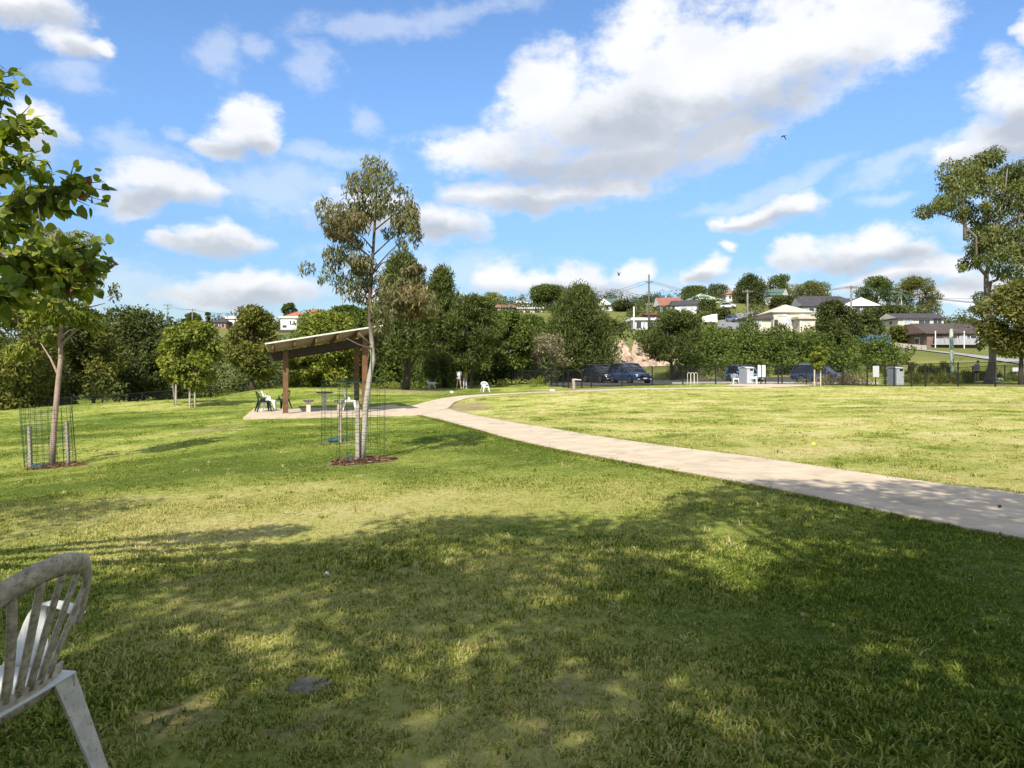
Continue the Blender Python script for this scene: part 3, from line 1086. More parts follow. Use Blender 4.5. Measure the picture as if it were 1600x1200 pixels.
for i, (px, D, top, half, kind, sp, lb, cbv) in enumerate([
        (770, 270, 457, 19, 'round', 'bright', 'bright round hilltop tree left of the red roofed house', .1), (855, 262, 446, 30, 'umbrella', 'mid', 'flat topped hilltop tree above the cream building', .35),
        (452, 275, 474, 13, 'round', 'mid', 'round hilltop tree left of the orange roofed house', .15), (975, 240, 470, 20, 'round', 'dark', 'dark hilltop tree right of the green gabled house', .1),
        (1085, 300, 447, 24, 'round', 'mid', 'round hilltop tree behind the pale green roof', .1), (1120, 310, 444, 20, 'round', 'dark', 'dark hilltop tree left of the small orange roofed house', .1),
        (1172, 262, 431, 30, 'spire', 'dark', 'tall dark ragged hilltop tree right of the small orange roofed house', .05), (1217, 300, 430, 22, 'umbrella', 'mid', 'umbrella shaped hilltop tree above the green gable', .45),
        (1270, 280, 441, 36, 'round', 'olive', 'wide olive hilltop tree above the dark long roof', .15), (1372, 265, 433, 34, 'round', 'mid', 'green hilltop tree left of the twin pale palms', .05),
        (1430, 245, 434, 36, 'round', 'olive', 'large olive domed tree above the two storey house', .05), (1105, 215, 470, 20, 'round', 'dark', 'dark tree beside the white gabled house', .05),
        (1225, 230, 464, 24, 'round', 'dark', 'dark tree behind the cream hip roofed house', .05), (1365, 205, 482, 26, 'round', 'mid', 'mid green tree right of the white gable end', .05),
        (1425, 140, 510, 30, 'round', 'olive', 'clipped olive tree in front of the two storey house', .08), (1395, 200, 478, 28, 'round', 'dark', 'dark tree left of the two storey house', .05),
        (1350, 150, 492, 26, 'round', 'dark', 'dark tree above the blue fence', .05),
        (1100, 196, 488, 16, 'round', 'olive', 'olive garden tree left of the hill road', .05), (1132, 208, 482, 12, 'round', 'dark', 'small dark tree at the top of the hill road', .05),
        (830, 150, 494, 26, 'round', 'mid', 'mid green hillside tree below the cream building', .03), (760, 160, 486, 26, 'round', 'dark', 'dark hillside tree below the red roofed house', .03),
        (545, 190, 478, 30, 'round', 'mid', 'mid green hillside tree behind the shelter roof', .03), (420, 200, 498, 14, 'round', 'olive', 'olive hillside tree left of the white terraced house', .03),
        (300, 210, 489, 16, 'round', 'mid', 'hillside tree left of the far dark roofed house', .03), (480, 185, 506, 22, 'round', 'mid', 'bushy hillside tree in front of the white terraced house', .03),
        (950, 150, 500, 26, 'round', 'dark', 'dark hillside tree left of the flat roofed house', .03), (1060, 170, 492, 18, 'round', 'dark', 'dark hillside tree right of the flat roofed house', .03),
        (1520, 190, 498, 14, 'round', 'olive', 'distant olive tree beside the low brown house', .03)]):
    tree(lb, px, D, top, half, kind, sp, 70 + i, cbv, (9000 if half >= 30 else 5200) if half > 22 else 2800, 34, group=G3, leafscale=1.75)

# --- tall gum and its hanging neighbour at the right edge
gD = 57.0
gb = Wg(1548, gD)
gum = thing('gum_tree', 'tall gum tree with bare forked trunk at the right edge', 'tree', gb)
r = np.random.default_rng(91)
mb = MB()


def gp(px, py, dy=0.0):
    return W(px, py, gD) - gb + Vector((0, dy, 0))


mb.tube([gp(1543, 604), gp(1546, 590), gp(1551, 560), (gp(1549, 520)), gp(1545, 480), gp(1541, 450), gp(1541, 428)], [.36, .28, .24, .21, .19, .175, .16], 10)
LB = [[(1541, 430), (1530, 412), (1508, 375), (1488, 345), (1468, 325)], [(1541, 430), (1545, 400), (1552, 360), (1556, 320), (1558, 270)], [(1508, 375), (1512, 340), (1505, 300), (1498, 270)],
      [(1545, 455), (1552, 440), (1570, 435), (1600, 400), (1620, 350)], [(1556, 330), (1575, 300), (1600, 270)], [(1548, 385), (1580, 350), (1610, 330)], [(1600, 400), (1590, 370), (1600, 330)],
      [(1546, 500), (1560, 485), (1575, 480)], [(1546, 490), (1535, 478), (1530, 470)]]
for lb_ in LB:
    mb.tube([gp(x, y, r.normal() * .5 * i) for i, (x, y) in enumerate(lb_)], [max(.03, .15 - .028 * i) for i in range(len(lb_))], 6)
mb.build('trunk', BARK_M, gum, smooth=True)
cl = []
for (x, y, rx, ry) in [(1460, 318, 22, 16), (1482, 300, 24, 22), (1450, 330, 12, 9), (1505, 275, 26, 24), (1520, 265, 22, 18), (1548, 250, 24, 20), (1575, 265, 28, 24), (1610, 270, 30, 28), (1530, 310, 26, 26), (1560, 320, 28, 26),
                       (1595, 320, 30, 28), (1545, 365, 28, 22), (1525, 385, 20, 16), (1570, 385, 26, 22), (1600, 385, 30, 28), (1540, 405, 22, 16), (1560, 420, 20, 14), (1515, 410, 10, 10), (1588, 420, 16, 14), (1505, 330, 12, 10),
                       (1535, 475, 14, 12), (1560, 490, 18, 14), (1550, 510, 16, 16), (1630, 320, 30, 40), (1640, 260, 26, 30), (1545, 535, 10, 14)]:
    for k in range(3):
        c = gp(x + r.normal() * rx * .38, y + r.normal() * ry * .38, r.normal() * 1.5)
        cl.append((*c, rx / FPX * gD * .78, rx / FPX * gD * .85, ry / FPX * gD * .78))
V, F, ti = leaves(r, cl, 32000, .30, .095, .8, .3)
obj('crown', np_mesh('crown', V, F, ti), L_GUMR, gum)
tree('drooping olive tree hanging in front of the gum trunk', 1598, 52, 440, 62, 'round', 'olive', 92, .32, 8500, 44, name='drooping_tree', group=G1, tr=.2)
for o in bpy.data.objects:
    if o.get('label', '').startswith('drooping olive'):
        for c in o.children:
            if c.name.startswith('crown'):
                c.data.materials.clear()
                c.data.materials.append(leafm('leaf_drooping', (.055, .062, .014), (.122, .126, .028), (.225, .205, .054), .3, .012))

# --- palms on the hill
M_FROND = leafm('palm_frond', (.03, .05, .015), (.06, .09, .025), (.12, .15, .05), .2)


def palm(label, px, D, top_py, base_py, seed, pale=False):
    r = np.random.default_rng(seed)
    base = Wg(px, D)
    base.z = min(base.z, EYE + (HOR - base_py) / FPX * D)
    H = EYE + (HOR - top_py) / FPX * D - base.z
    root = thing('palm_tree', label, 'palm', base, 0, 'palms on the hill')
    mb = MB()
    mb.tube([(0, 0, -.3), (.1, 0, H * .4), (.05, .1, H * .8)], [.28, .2, .17], 8)
    mb.build('trunk', BARK_P if pale else BARK_M, root, smooth=True)
    v, f, ti = [], [], []
    fl = H * .26 if H < 14 else 3.2
    for k in range(22):
        q = 2 * math.pi * k / 22 + r.normal() * .1
        upn = r.uniform(-.2, 1.0)
        o0 = Vector((.05, .1, H * .8))
        prev = None
        for i in range(7):
            s = i / 6
            c = o0 + Vector((math.cos(q), math.sin(q), 0)) * fl * s * (1 - .2 * upn) + Vector((0, 0, fl * (upn * s - .9 * s * s)))
            sd = Vector((-math.sin(q), math.cos(q), 0)) * fl * .13 * math.sin(math.pi * (.12 + .85 * s))
            cur = (c - sd - Vector((0, 0, sd.length * .7)), c, c + sd - Vector((0, 0, sd.length * .7)))
            if prev:
                o_ = len(v)
                v += [*prev, *cur]
                f += [(o_, o_ + 1, o_ + 4, o_ + 3), (o_ + 1, o_ + 2, o_ + 5, o_ + 4)]
                ti += [r.uniform(), r.uniform()]
            prev = cur
    obj('crown', np_mesh('crown', [tuple(p) for p in v], f, ti), M_FROND, root)


palm('left palm above the red roofed house', 786, 250, 458, 478, 1)
palm('right palm above the red roofed house', 815, 250, 459, 480, 2)
palm('tall palm beside the green gabled house', 994, 225, 466, 492, 3)
palm('left of the twin pale palms before the domed tree', 1402, 215, 448, 486, 4, True)
palm('right of the twin pale palms before the domed tree', 1408, 212, 446, 486, 5, True)
palm('far palm beside the low brown house', 1504, 210, 490, 505, 6)

# ------------------------------------------------------------------ uncountable growth: bank scrub, undergrowth, long grass
def mass(name, label, cat, items, mat, count, ll, lw, droop, outw, seed):
    r = np.random.default_rng(seed)
    V, F, ti = leaves(r, items, count, ll, lw, droop, outw)
    o = obj(name, np_mesh(name, V, F, ti), mat)
    tag(o, label, cat, kind='stuff')
    return o


def band(segs, seed, gap, jit=1.0):
    """segs: px0, px1, D, height m (puffs stacked from the ground up)"""
    r = np.random.default_rng(seed)
    out = []
    for (p0, p1, D, h, rr) in segs:
        wdt = (p1 - p0) / FPX * D
        for k in range(max(2, int(wdt / gap))):
            px = r.uniform(p0, p1)
            d = D + r.normal() * jit
            hh = h * r.uniform(.55, 1.1)
            b_ = Wg(px, d)
            z = 0
            while z < hh:
                q = rr * r.uniform(.7, 1.2)
                out.append((b_.x + r.normal() * q * .4, b_.y + r.normal() * q * .4, b_.z + z + q * .3, q, q, q * .8))
                z += q * 1.0
    return out


mass('undergrowth', 'dark shadowy undergrowth behind the left fence', 'undergrowth', band([(-90, 190, 54, 2.6, .8), (180, 460, 66, 2.6, .8), (-150, 420, 78, 5.5, 1.3), (-150, 200, 90, 7, 1.5)], 1, .42), L_DARK, 46000, .30, .17, .1, .6, 3)
mass('undergrowth', 'mid green undergrowth behind the shelter and the dog walkers', 'undergrowth', band([(430, 640, 68, 2.2, .7), (600, 860, 70, 2.0, .7), (420, 900, 84, 6, 1.3), (640, 760, 67, 1.4, .5)], 2, .42), L_MID, 46000, .28, .18, .1, .6, 4)
mass('undergrowth', 'green bank growth behind the car park', 'undergrowth', band([(1075, 1300, 88, 3.4, 1.1), (1290, 1375, 88, 3.0, .9), (1100, 1300, 101, 3.0, 1.3), (860, 960, 88, 3.0, 1.0), (1050, 1120, 84, 1.8, .7), (1090, 1385, 80, 1.9, .7), (1290, 1420, 84, 2.4, .8)], 3, .5), L_MID, 50000, .30, .19, .1, .6, 5)
mass('dry_scrub', 'brown dry scrub along the car park fence', 'scrub', band([(1040, 1130, 80, .9, .4), (1100, 1150, 74, .7, .35), (820, 960, 80, 1.6, .6), (1284, 1362, 57.5, .75, .35), (1290, 1360, 58.5, .8, .35), (1235, 1260, 60.5, .6, .3), (940, 975, 86, 1.8, .6)], 4, .35, .6), L_DRY, 16000, .32, .045, -.5, .5, 6)
mass('long_grass', 'long unmown grass and weeds behind the right fence', 'grass', band([(1380, 1660, 62, .55, .3), (1440, 1640, 66, .6, .35), (1420, 1520, 60, .8, .35), (1380, 1480, 74, .9, .45)], 5, .4, 1.2), L_OLIVE, 16000, .36, .04, -.6, .5, 7)
mass('long_grass', 'tall grass edging the middle fence line', 'grass', band([(330, 860, 64, .5, .3)], 6, .4, .6), L_BRIGHT, 6000, .3, .035, -.6, .5, 8)
# scattered garden shrubs that read as one mass on the hill
KEEP = [(330, 372, 490, 516, 230), (430, 502, 476, 525, 230), (770, 850, 468, 494, 225), (940, 972, 462, 490, 240), (983, 1042, 492, 530, 165), (1026, 1102, 460, 495, 205),
        (1072, 1128, 455, 478, 230), (1130, 1158, 450, 475, 255), (1202, 1238, 448, 472, 250), (1160, 1290, 472, 520, 165), (1255, 1385, 460, 492, 215), (1398, 1480, 485, 514, 165), (1440, 1540, 500, 552, 125), (1085, 1190, 462, 516, 200), (1370, 1660, 538, 605, 120), (1340, 1395, 520, 538, 115), (950, 1005, 535, 575, 95), (1176, 1300, 515, 530, 160)]
r = np.random.default_rng(8)
shr = []
while len(shr) < 3900:
    D = r.uniform(105, 330)
    px = r.uniform(-100, 1560)
    b_ = Wg(px, D)
    rad = r.uniform(.9, 2.4) * (1.25 if D > 180 else 1)
    h = r.uniform(.6, 4.2)
    tp = HOR - (b_.z + h + rad - EYE) / D * FPX
    bt = HOR - (b_.z - EYE) / D * FPX
    hw = rad / D * FPX
    if any(px + hw > k[0] and px - hw < k[1] and tp < k[3] and bt > k[2] and D < k[4] + 6 for k in KEEP):
        continue
    if 1380 < px and D < 125:
        continue
    for j in range(3):
        shr.append((b_.x + r.normal() * rad * .6, b_.y + r.normal() * rad * .6, b_.z + h * r.uniform(.1, 1), rad, rad, rad * .8))
mass('hillside_shrubs', 'garden shrubs and scrub covering the hillside between the houses', 'shrubs', shr, leafm('leaf_hill', (.024, .034, .010), (.056, .070, .016), (.118, .124, .032), .2, .012), 135000, .60, .37, .1, .6, 9)
# ------------------------------------------------------------------ shelter
sh = thing('picnic_shelter', 'brown timber picnic shelter with sloping pale roof', 'shelter', SH_O, SH_YAW)
sw, sdp = 2.95, 3.5
z0 = SLAB_Z - SH_O.z
M_ROOFU = pm('roof_lining', (.27, .225, .16), .08, 2, .7)
M_ROOFT = pm('roof_sheet', (.62, .60, .55), .06, 2, .5)
zl, zr = 2.42, 2.93


def roof_z(x):
    return zl + .02 + (zr - zl) * x / sw


for (x, y, h) in ((0, 0, zl), (0, sdp, zl), (sw, 0, zr), (sw, sdp, zr)):
    p = MB().box((x, y, (h + z0) / 2), (.20, .20, h - z0)).build('post', M_TIMBER, sh, bevel=.008)
    for zb in (.35, .95, 1.5, h - .22):
        MB().tube([(x + .03, y - .112, zb), (x + .03, y - .099, zb)], .014, 8).build('bolt', M_GALV, p)
    MB().box((x, y, z0 + .02), (.26, .26, .03)).build('base_plate', M_GALV, p)
M_DARKT = pm('dark_stained_beam', (.034, .021, .014), .25, 4, .6)
TILT = -.032


def tz(y):
    return TILT * (y - sdp / 2)


for y in (0, sdp):
    MB().beam((-.55, y, roof_z(-.55) - .16), (sw + .5, y, roof_z(sw + .5) - .16), .09, .30).build('beam', M_DARKT, sh)
for k in range(6):
    x = -.45 + k * (sw + .9) / 5
    MB().beam((x, -.85, roof_z(x) + .105 + tz(-.85)), (x, sdp + .8, roof_z(x) + .105 + tz(sdp + .8)), .055, .21).build('rafter', M_TIMBER, sh)
# lined roof with a corrugated sheet on top
for k in range(6):
    xa, xb = -.68 + k * (sw + 1.36) / 6, -.68 + (k + 1) * (sw + 1.36) / 6 - .004
    q_ = []
    for dz in (.213, .235):
        q_ += [(xx, yy, roof_z(xx) + dz + tz(yy)) for xx, yy in ((xa, -.86), (xb, -.86), (xb, sdp + .86), (xa, sdp + .86))]
    MB().raw(q_, [(3, 2, 1, 0), (4, 5, 6, 7), (0, 1, 5, 4), (1, 2, 6, 5), (2, 3, 7, 6), (3, 0, 4, 7)]).build('lining_board', M_ROOFU, sh)
rows = []
for i in range(2):
    yy = -.90 if i == 0 else sdp + .90
    rows.append([(-.74 + j * (sw + 1.48) / 120, yy, roof_z(-.74 + j * (sw + 1.48) / 120) + .257 + tz(yy) + .010 * math.sin(j * 1.3)) for j in range(121)])
MB().grid(rows).build('roof', M_ROOFT, sh, solid=.006)
for y in (-.905, sdp + .905):
    MB().beam((-.72, y, roof_z(-.72) + .245 + tz(y)), (sw + .72, y, roof_z(sw + .72) + .245 + tz(y)), .02, .05).build('fascia', M_ROOFT, sh)

# pedestal table and stools
M_PEDC = pm('precast_concrete', (.56, .50, .42), .1, 6, .9)
M_SLAT = pm('dark_slats', (.07, .06, .055), .3, 7, .6)


def pedestal(name, label, cat, x, y, h, wd, top_mat, group=None):
    p = shl(x, y)
    p.z = SLAB_Z
    o = thing(name, label, cat, p, SH_YAW, group)
    MB().box((0, 0, h / 2 - .02), (.16, .16, h - .06)).build('pedestal', M_PEDC if top_mat else M_TIMBER, o, bevel=.012)
    MB().box((0, 0, h - .055), (wd * .8, wd * .5, .04)).build('support', M_PEDC, o)
    n = 5
    for k in range(n):
        yk = (k - (n - 1) / 2) * wd / n
        MB().box((0, yk, h - .015), (wd, wd / n * .86, .035)).build('slat', M_SLAT, o, bevel=.004)
    return o


def on_slab(px, D):
    p = Vector(((px - CX) / FPX * D, D, 0)) - SH_O
    return p.dot(SH_X), p.dot(SH_Y)


pedestal('picnic_table', 'square pedestal table with dark slatted top under the shelter', 'table', *on_slab(507, 31.2), .76, .66, True)
pedestal('pedestal_stool', 'pedestal stool left of the table with pale post', 'stool', *on_slab(482, 30.1), .47, .42, True)
pedestal('pedestal_stool', 'pedestal stool right of the table beside the white chair', 'stool', *on_slab(530, 30.6), .45, .40, True)

# ------------------------------------------------------------------ moulded plastic chair
def chair(label, loc, yaw, mat, mat_slat=None, name='plastic_chair', group=None, detail=True, tilt=0.0):
    o = thing(name, label, 'chair', loc, yaw, group)
    mat_slat = mat_slat or mat

    def by(x, z):               # the back leans away and wraps forward at its sides
        return -.205 - .27 * max(0, z - .42) + .9 * x * x
    # seat
    rows = []
    for i in range(9):
        s = i / 8
        y = .23 - .45 * s
        hw = .225 - .03 * s
        rows.append([(hw * (2 * j / 8 - 1), y, .435 - .025 * math.sin(math.pi * s) * (1 - (2 * j / 8 - 1) ** 2) - (.035 if i == 0 else 0)) for j in range(9)])
    MB().grid(rows).build('seat', mat, o, smooth=True, solid=.008)
    rows = [[(.232 * c, .238 - .45 * s * 0, .425 - .055 * k) for c in np.linspace(-1, 1, 5)] for k in (0, 1) for s in (0,)]
    MB().grid(rows).build('front_skirt', mat, o, solid=.007)
    for sx in (-1, 1):
        MB().grid([[(sx * (.23 - .03 * s), .235 - .45 * s, .432 - .06 * k) for s in np.linspace(0, 1, 6)] for k in (0, 1)]).build('side_skirt', mat, o, solid=.007)
    # arched back rim: ribbon between an outer and an inner curve
    N = 26
    outer, mid, inner = [], [], []
    for i in range(N + 1):
        t_ = -0.10 * math.pi + 1.20 * math.pi * i / N
        c, s = math.cos(t_), math.sin(t_)
        zo = .620 + .195 * (abs(s) ** .9) * (1 if s >= 0 else -1)
        zi = .620 + .143 * (abs(s) ** .9) * (1 if s >= 0 else -1)
        outer.append((.268 * c, zo))
        inner.append((.214 * c, zi))
    rows = []
    for (a_, b_) in zip(outer, inner):
        row = []
        for k in range(5):
            s = k / 4
            x, z = a_[0] * (1 - s) + b_[0] * s, a_[1] * (1 - s) + b_[1] * s
            row.append((x, by(x, z) - .010 * math.sin(math.pi * s), z))
        lip = row[0]
        rows.append([(lip[0] * 1.0, lip[1] + .018, lip[2])] + row)
    rim = MB().grid(rows).build('back_rim', mat, o, smooth=True, solid=.007)
    # fanned slats from the seat to the rim
    for k in range(6):
        u = (k - 2.5) / 2.5
        xb, xt = .105 * u, .206 * u
        zt = .620 + .143 * max(0.0, 1 - (xt / .216) ** 2) ** .45 + .012
        pts = []
        for i in range(8):
            s = i / 7
            x = xb + (xt - xb) * s ** 1.4
            z = .455 + (zt - .455) * s
            hw = .0145 - .002 * s
            pts.append([(x - hw, by(x - hw, z) + .004, z), (x, by(x, z) - .004, z), (x + hw, by(x + hw, z) + .004, z)])
        MB().grid(pts).build('slat', mat_slat, o, smooth=True, solid=.007)
    MB().grid([[(x, by(x, z) + .002, z) for x in np.linspace(-.185, .185, 9)] for z in (.405, .43, .470)]).build('back_rail', mat_slat, o, smooth=True, solid=.009)
    # arms: flat ribbons running forward and turning down to the front legs
    for sx in (-1, 1):
        path = [(.262, by(.262, .60) + .0, .585, .055), (.280, -.15, .602, .055), (.285, -.10, .610, .055), (.285, -.05, .608, .058), (.280, -.01, .580, .07), (.266, .015, .515, .10), (.236, .03, .42, .13)]
        rows = []
        for i, (x, y, z, wd) in enumerate(path):
            turn = max(0.0, min(1.0, (i - 2.6) / 2.4))
            if turn < .05:
                rows.append([(sx * (x + wd * .5 * q), y, z - .012 * abs(q)) for q in (-1, -.4, .4, 1)])
            else:
                rows.append([(sx * (x + wd * .35 * q * (1 - turn)), y - wd * .5 * (q + 1) * turn, z) for q in (-1, -.4, .4, 1)])
        MB().grid(rows).build('armrest', mat, o, smooth=True, solid=.008, subsurf=2)
    # legs: tapered angle sections, splayed
    for sx in (-1, 1):
        for (yt, yb, xb) in ((.215, .265, .275), (-.20, -.315, .265)):
            t0 = Vector((sx * .215, yt, .425))
            b0 = Vector((sx * xb, yb, 0))
            sy = 1 if yt > 0 else -1
            rows = []
            for i in range(5):
                s = i / 4
                p = t0.lerp(b0, s)
                wd = .085 * (1 - s) + .042 * s
                rows.append([p + Vector((-sx * wd, 0, 0)), p + Vector((-sx * .004, sy * .004, 0)), p + Vector((0, -sy * wd, 0))])
            MB().grid(rows).build('leg', mat, o, solid=.007)
    return o


M_GRIME = pm('grimy_white_plastic', (.55, .50, .41), .16, 20, .5, stain=(.26, .20, .14), stain_amt=.4, stain_scale=70)
M_GRIMES = pm('very_grimy_white_plastic', (.43, .365, .265), .30, 30, .6, stain=(.20, .15, .10), stain_amt=.55, stain_scale=75)
M_WPC = pm('bright_white_plastic', (.80, .80, .78), .04, 6, .4)  # plain bright white, without stains
CH = (-1.50, 2.05)
near_chair = chair('grimy white plastic chair close to the camera', (CH[0], CH[1], gz(*CH)), R(84), M_GRIME, M_GRIMES)
for c in near_chair.children:
    if c.name.startswith('back_rim'):
        c.data.materials[0] = M_GRIMES
    if c.name.startswith('armrest') or c.name.startswith('seat'):
        c.data.materials[0] = pm('worn_white_plastic', (.70, .68, .63), .06, 7, .45, stain=(.30, .26, .20), stain_amt=.22, stain_scale=14)


def slab_chair(label, px, D, yaw, mat):
    x = (px - CX) / FPX * D
    chair(label, (x, D, SLAB_Z), yaw, mat, group='plastic chairs at the shelter')


slab_chair('dark green plastic chair on the slab left of the shelter post', 412, 30.6, R(-62), M_GREENP)
slab_chair('white plastic chair in front of the dark green chair on the slab', 421, 31.2, R(-80), M_WPC)
slab_chair('dark green plastic chair half hidden behind the left shelter post', 441, 32.4, R(70), M_GREENP)
slab_chair('white plastic chair under the shelter beside the right posts', 546, 31.0, R(-75), M_WPC)
p = on_ground(758, 613)
chair('lone white plastic chair on the grass near the dog walkers', (p[0], p[1], gz(*p)), R(205), M_WPC)
q = Wg(1149, 60.5)
chair('white plastic chair beside the left grey bin', q, R(180), M_WPC)

# ------------------------------------------------------------------ staked and caged young trees
M_WIRE = pm('green_wire', (.014, .040, .024), .2, 9, .5)
M_TEAL = pm('teal_plastic', (.016, .075, .080), .15, 6, .45)
M_MULCH = pm('bark_mulch', (.115, .052, .030), .5, 30, 1.0)


def cage(label, base, rad, h, lean=(0, 0), seed=0, nv=16, nh=11, wr=.0028):
    o = thing('tree_guard', label, 'tree guard', base, 0, 'wire tree guards')
    r = np.random.default_rng(seed)
    mb = MB()

    def pt(a, z):
        wob = 1 + .05 * math.sin(3 * a + seed) * z / h
        return (rad * wob * math.cos(a) + lean[0] * z, rad * wob * math.sin(a) + lean[1] * z, z)
    for k in range(nv):
        a = 2 * math.pi * k / nv
        mb.tube([pt(a, .02), pt(a, h * .5), pt(a, h + r.uniform(0, .07))], wr, 4, False)
    for j in range(nh + 1):
        z = .05 + (h - .05) * j / nh
        mb.tube([pt(2 * math.pi * k / 20, z) for k in range(21)], wr, 4, False)
    mb.build('wire_mesh', M_WIRE, o)
    return o


def stake(label, x, y, h, lean=(0, 0), w_=.05):
    o = MB().beam((0, 0, -.2), (lean[0] * h, lean[1] * h, h), w_, w_, up=(0, 1, 0)).build('timber_stake', M_STAKE, None, bevel=.004, loc=(x, y, gz(x, y)))
    tag(o, label, 'stake', 'timber stakes round the young trees')


def mulch(label, x, y, rad, seed):
    r = np.random.default_rng(seed)
    n = 900
    q = r.uniform(0, 6.283, n)
    rr = rad * np.sqrt(r.uniform(0, 1, n)) * (1 + .15 * np.sin(3 * q + seed))
    px, py = rr * np.cos(q) * 1.25, rr * np.sin(q)
    h = .05 * np.clip(1 - (rr / rad) ** 2, 0, 1)
    z = gzv(px + x, py + y) - gz(x, y) + h + r.uniform(0, .03, n)
    d = rand_dirs(r, n)
    d[:, 2] *= .35
    e = np.cross(d, rand_dirs(r, n))
    e /= np.linalg.norm(e, axis=1)[:, None]
    c = np.c_[px, py, z]
    V = np.stack([c - d * .03 - e * .008, c + d * .03 - e * .008, c + d * .03 + e * .008, c - d * .03 + e * .008], 1).reshape(-1, 3)
    me_ = np_mesh('mulch_bed', V, np.arange(4 * n).reshape(-1, 4), r.uniform(0, 1, n))
    o = obj('mulch_bed', me_, leafm('mulch_chip', (.06, .026, .016), (.14, .062, .035), (.26, .14, .085), .02, .02), loc=(x, y, gz(x, y)))
    tag(o, label, 'mulch', kind='stuff')


def ring(label, x, y, rad=.13):
    mb = MB()
    mb.tube([(rad * math.cos(a), rad * math.sin(a), .045) for a in np.linspace(0, 2 * math.pi, 25)], .034, 8, False)
    o = mb.build('watering_ring', M_TEAL, None, smooth=True, loc=(x, y, gz(x, y)))
    tag(o, label, 'watering ring', 'teal watering rings')


def from_px(base, D, lst, r=None, spread=.5):
    out = []
    for (x, y, rx, ry) in lst:
        for k in range(2):
            c = W(x, y, D) - base
            if r is not None:
                c += Vector((r.normal() * rx * .2 / FPX * D, r.normal() * spread, r.normal() * ry * .2 / FPX * D))
            out.append((*c, rx / FPX * D * .78, rx / FPX * D * .9, ry / FPX * D * .78))
    return out


# the gum in the middle
cD = 12.0
cb_ = Wg(563, cD)
r = np.random.default_rng(101)
ct = thing('young_gum_tree', 'young gum tree with pale bent trunk in a wire guard', 'tree', cb_)


def cpt(px, py, dy=0.0):
    return W(px, py, cD) - cb_ + Vector((0, dy, 0))


BARK_GUM = pm('bark_gum', (.36, .335, .285), .2, 5, .85, .4, bscale=20, stain=(.19, .165, .135), stain_amt=.35, stain_scale=7)
bt = NT(BARK_GUM.node_tree)
bz = bt.add('ShaderNodeSeparateXYZ')
bt.l.new(bt.add('ShaderNodeTexCoord').outputs['Object'], bz.inputs[0])
bsdf = bt.n['Principled BSDF']
old = bsdf.inputs['Base Color'].links[0].from_socket
bt.l.new(bt.mix(bt.smooth(bz.outputs[2], 1.55, 2.3), old, (.10, .072, .052, 1)), bsdf.inputs['Base Color'])     # rough brown bark starts above the smooth pale bole
mb = MB()
tp = [(565, 726), (567, 690), (570, 655), (573, 622), (577, 592), (583, 562), (581, 535), (578, 500), (578, 460), (581, 420), (584, 375), (587, 330), (589, 290), (590, 258)]
mb.tube([cpt(*p) for p in tp], [.056, .050, .046, .043, .040, .037, .034, .032, .029, .026, .022, .017, .011, .005], 12)
for q in [[(578, 505), (600, 480), (630, 455), (655, 450)], [(578, 500), (605, 495), (640, 480), (668, 478)], [(579, 470), (560, 455), (530, 440), (498, 432)], [(580, 440), (555, 415), (530, 400), (518, 395)],
          [(581, 425), (610, 395), (640, 370), (652, 345)], [(582, 400), (605, 375), (628, 350)], [(583, 390), (560, 365), (535, 345), (520, 340)], [(585, 360), (610, 330), (635, 315)],
          [(586, 340), (565, 310), (550, 295)], [(588, 310), (605, 285), (615, 270)], [(581, 430), (600, 415), (625, 410), (640, 400)], [(578, 470), (595, 440), (612, 425)], [(582, 405), (566, 390), (548, 380)], [(579, 480), (565, 470), (552, 465)],
          [(581, 540), (572, 530), (566, 522)], [(582, 545), (570, 540), (563, 533)]]:
    dy = r.normal() * .28
    mb.tube([cpt(x, y, dy * i) for i, (x, y) in enumerate(q)], [.013, .010, .007, .004][:len(q)], 6)
mb.build('trunk', BARK_GUM, ct, smooth=True)
GRN = [(590, 262, 30, 18), (560, 288, 34, 26), (605, 296, 38, 30), (575, 322, 34, 24), (640, 330, 18, 28), (612, 335, 26, 22), (648, 365, 14, 26), (545, 325, 26, 20), (530, 400, 30, 22), (560, 408, 28, 24), (506, 430, 16, 12), (492, 434, 8, 8),
       (545, 438, 30, 18), (575, 440, 20, 26), (556, 462, 22, 12), (600, 440, 14, 14), (618, 405, 10, 10), (630, 380, 12, 14), (600, 360, 12, 12), (520, 420, 14, 16), (590, 480, 18, 14), (600, 515, 20, 20), (612, 495, 20, 14)]
BRZ = [(532, 345, 26, 22), (517, 352, 16, 20), (560, 350, 24, 16), (540, 370, 24, 14), (625, 355, 16, 16), (645, 345, 12, 22), (560, 415, 22, 14), (640, 420, 22, 12), (640, 445, 30, 24), (655, 468, 30, 20), (625, 470, 24, 22), (668, 482, 18, 10), (612, 460, 18, 16), (640, 490, 24, 12)]
GRN = GRN + [b_ for b_ in BRZ]
V, F, ti = leaves(r, from_px(cb_, cD, GRN, r, .30), 9000, .100, .023, 1.15, .25)
V2, F2, ti2 = leaves(r, from_px(cb_, cD, BRZ, r, .28), 3800, .108, .023, 1.15, .25)
obj('crown', np_mesh('crown', V, F, ti), L_EUC, ct)
o = obj('crown', np_mesh('crown', V2, F2, ti2), L_EUCB, ct)
tag(o, 'bronze and yellowing foliage of the young gum')
c0 = (cb_.x, cb_.y)
cage('green wire guard round the young gum tree', cb_ + Vector((0.0, 0.05, 0)), .37, 1.25, (0, .0), 1, nv=13)
stake('grey timber stake against the pale bent trunk', c0[0] - .02, c0[1] - .10, .96, (0, 0), .062)
mulch('red brown bark mulch at the foot of the young gum', c0[0], c0[1] + .02, .42, 1)
ring('teal watering ring beside the pale bent trunk', c0[0] - .11, c0[1] + .12)
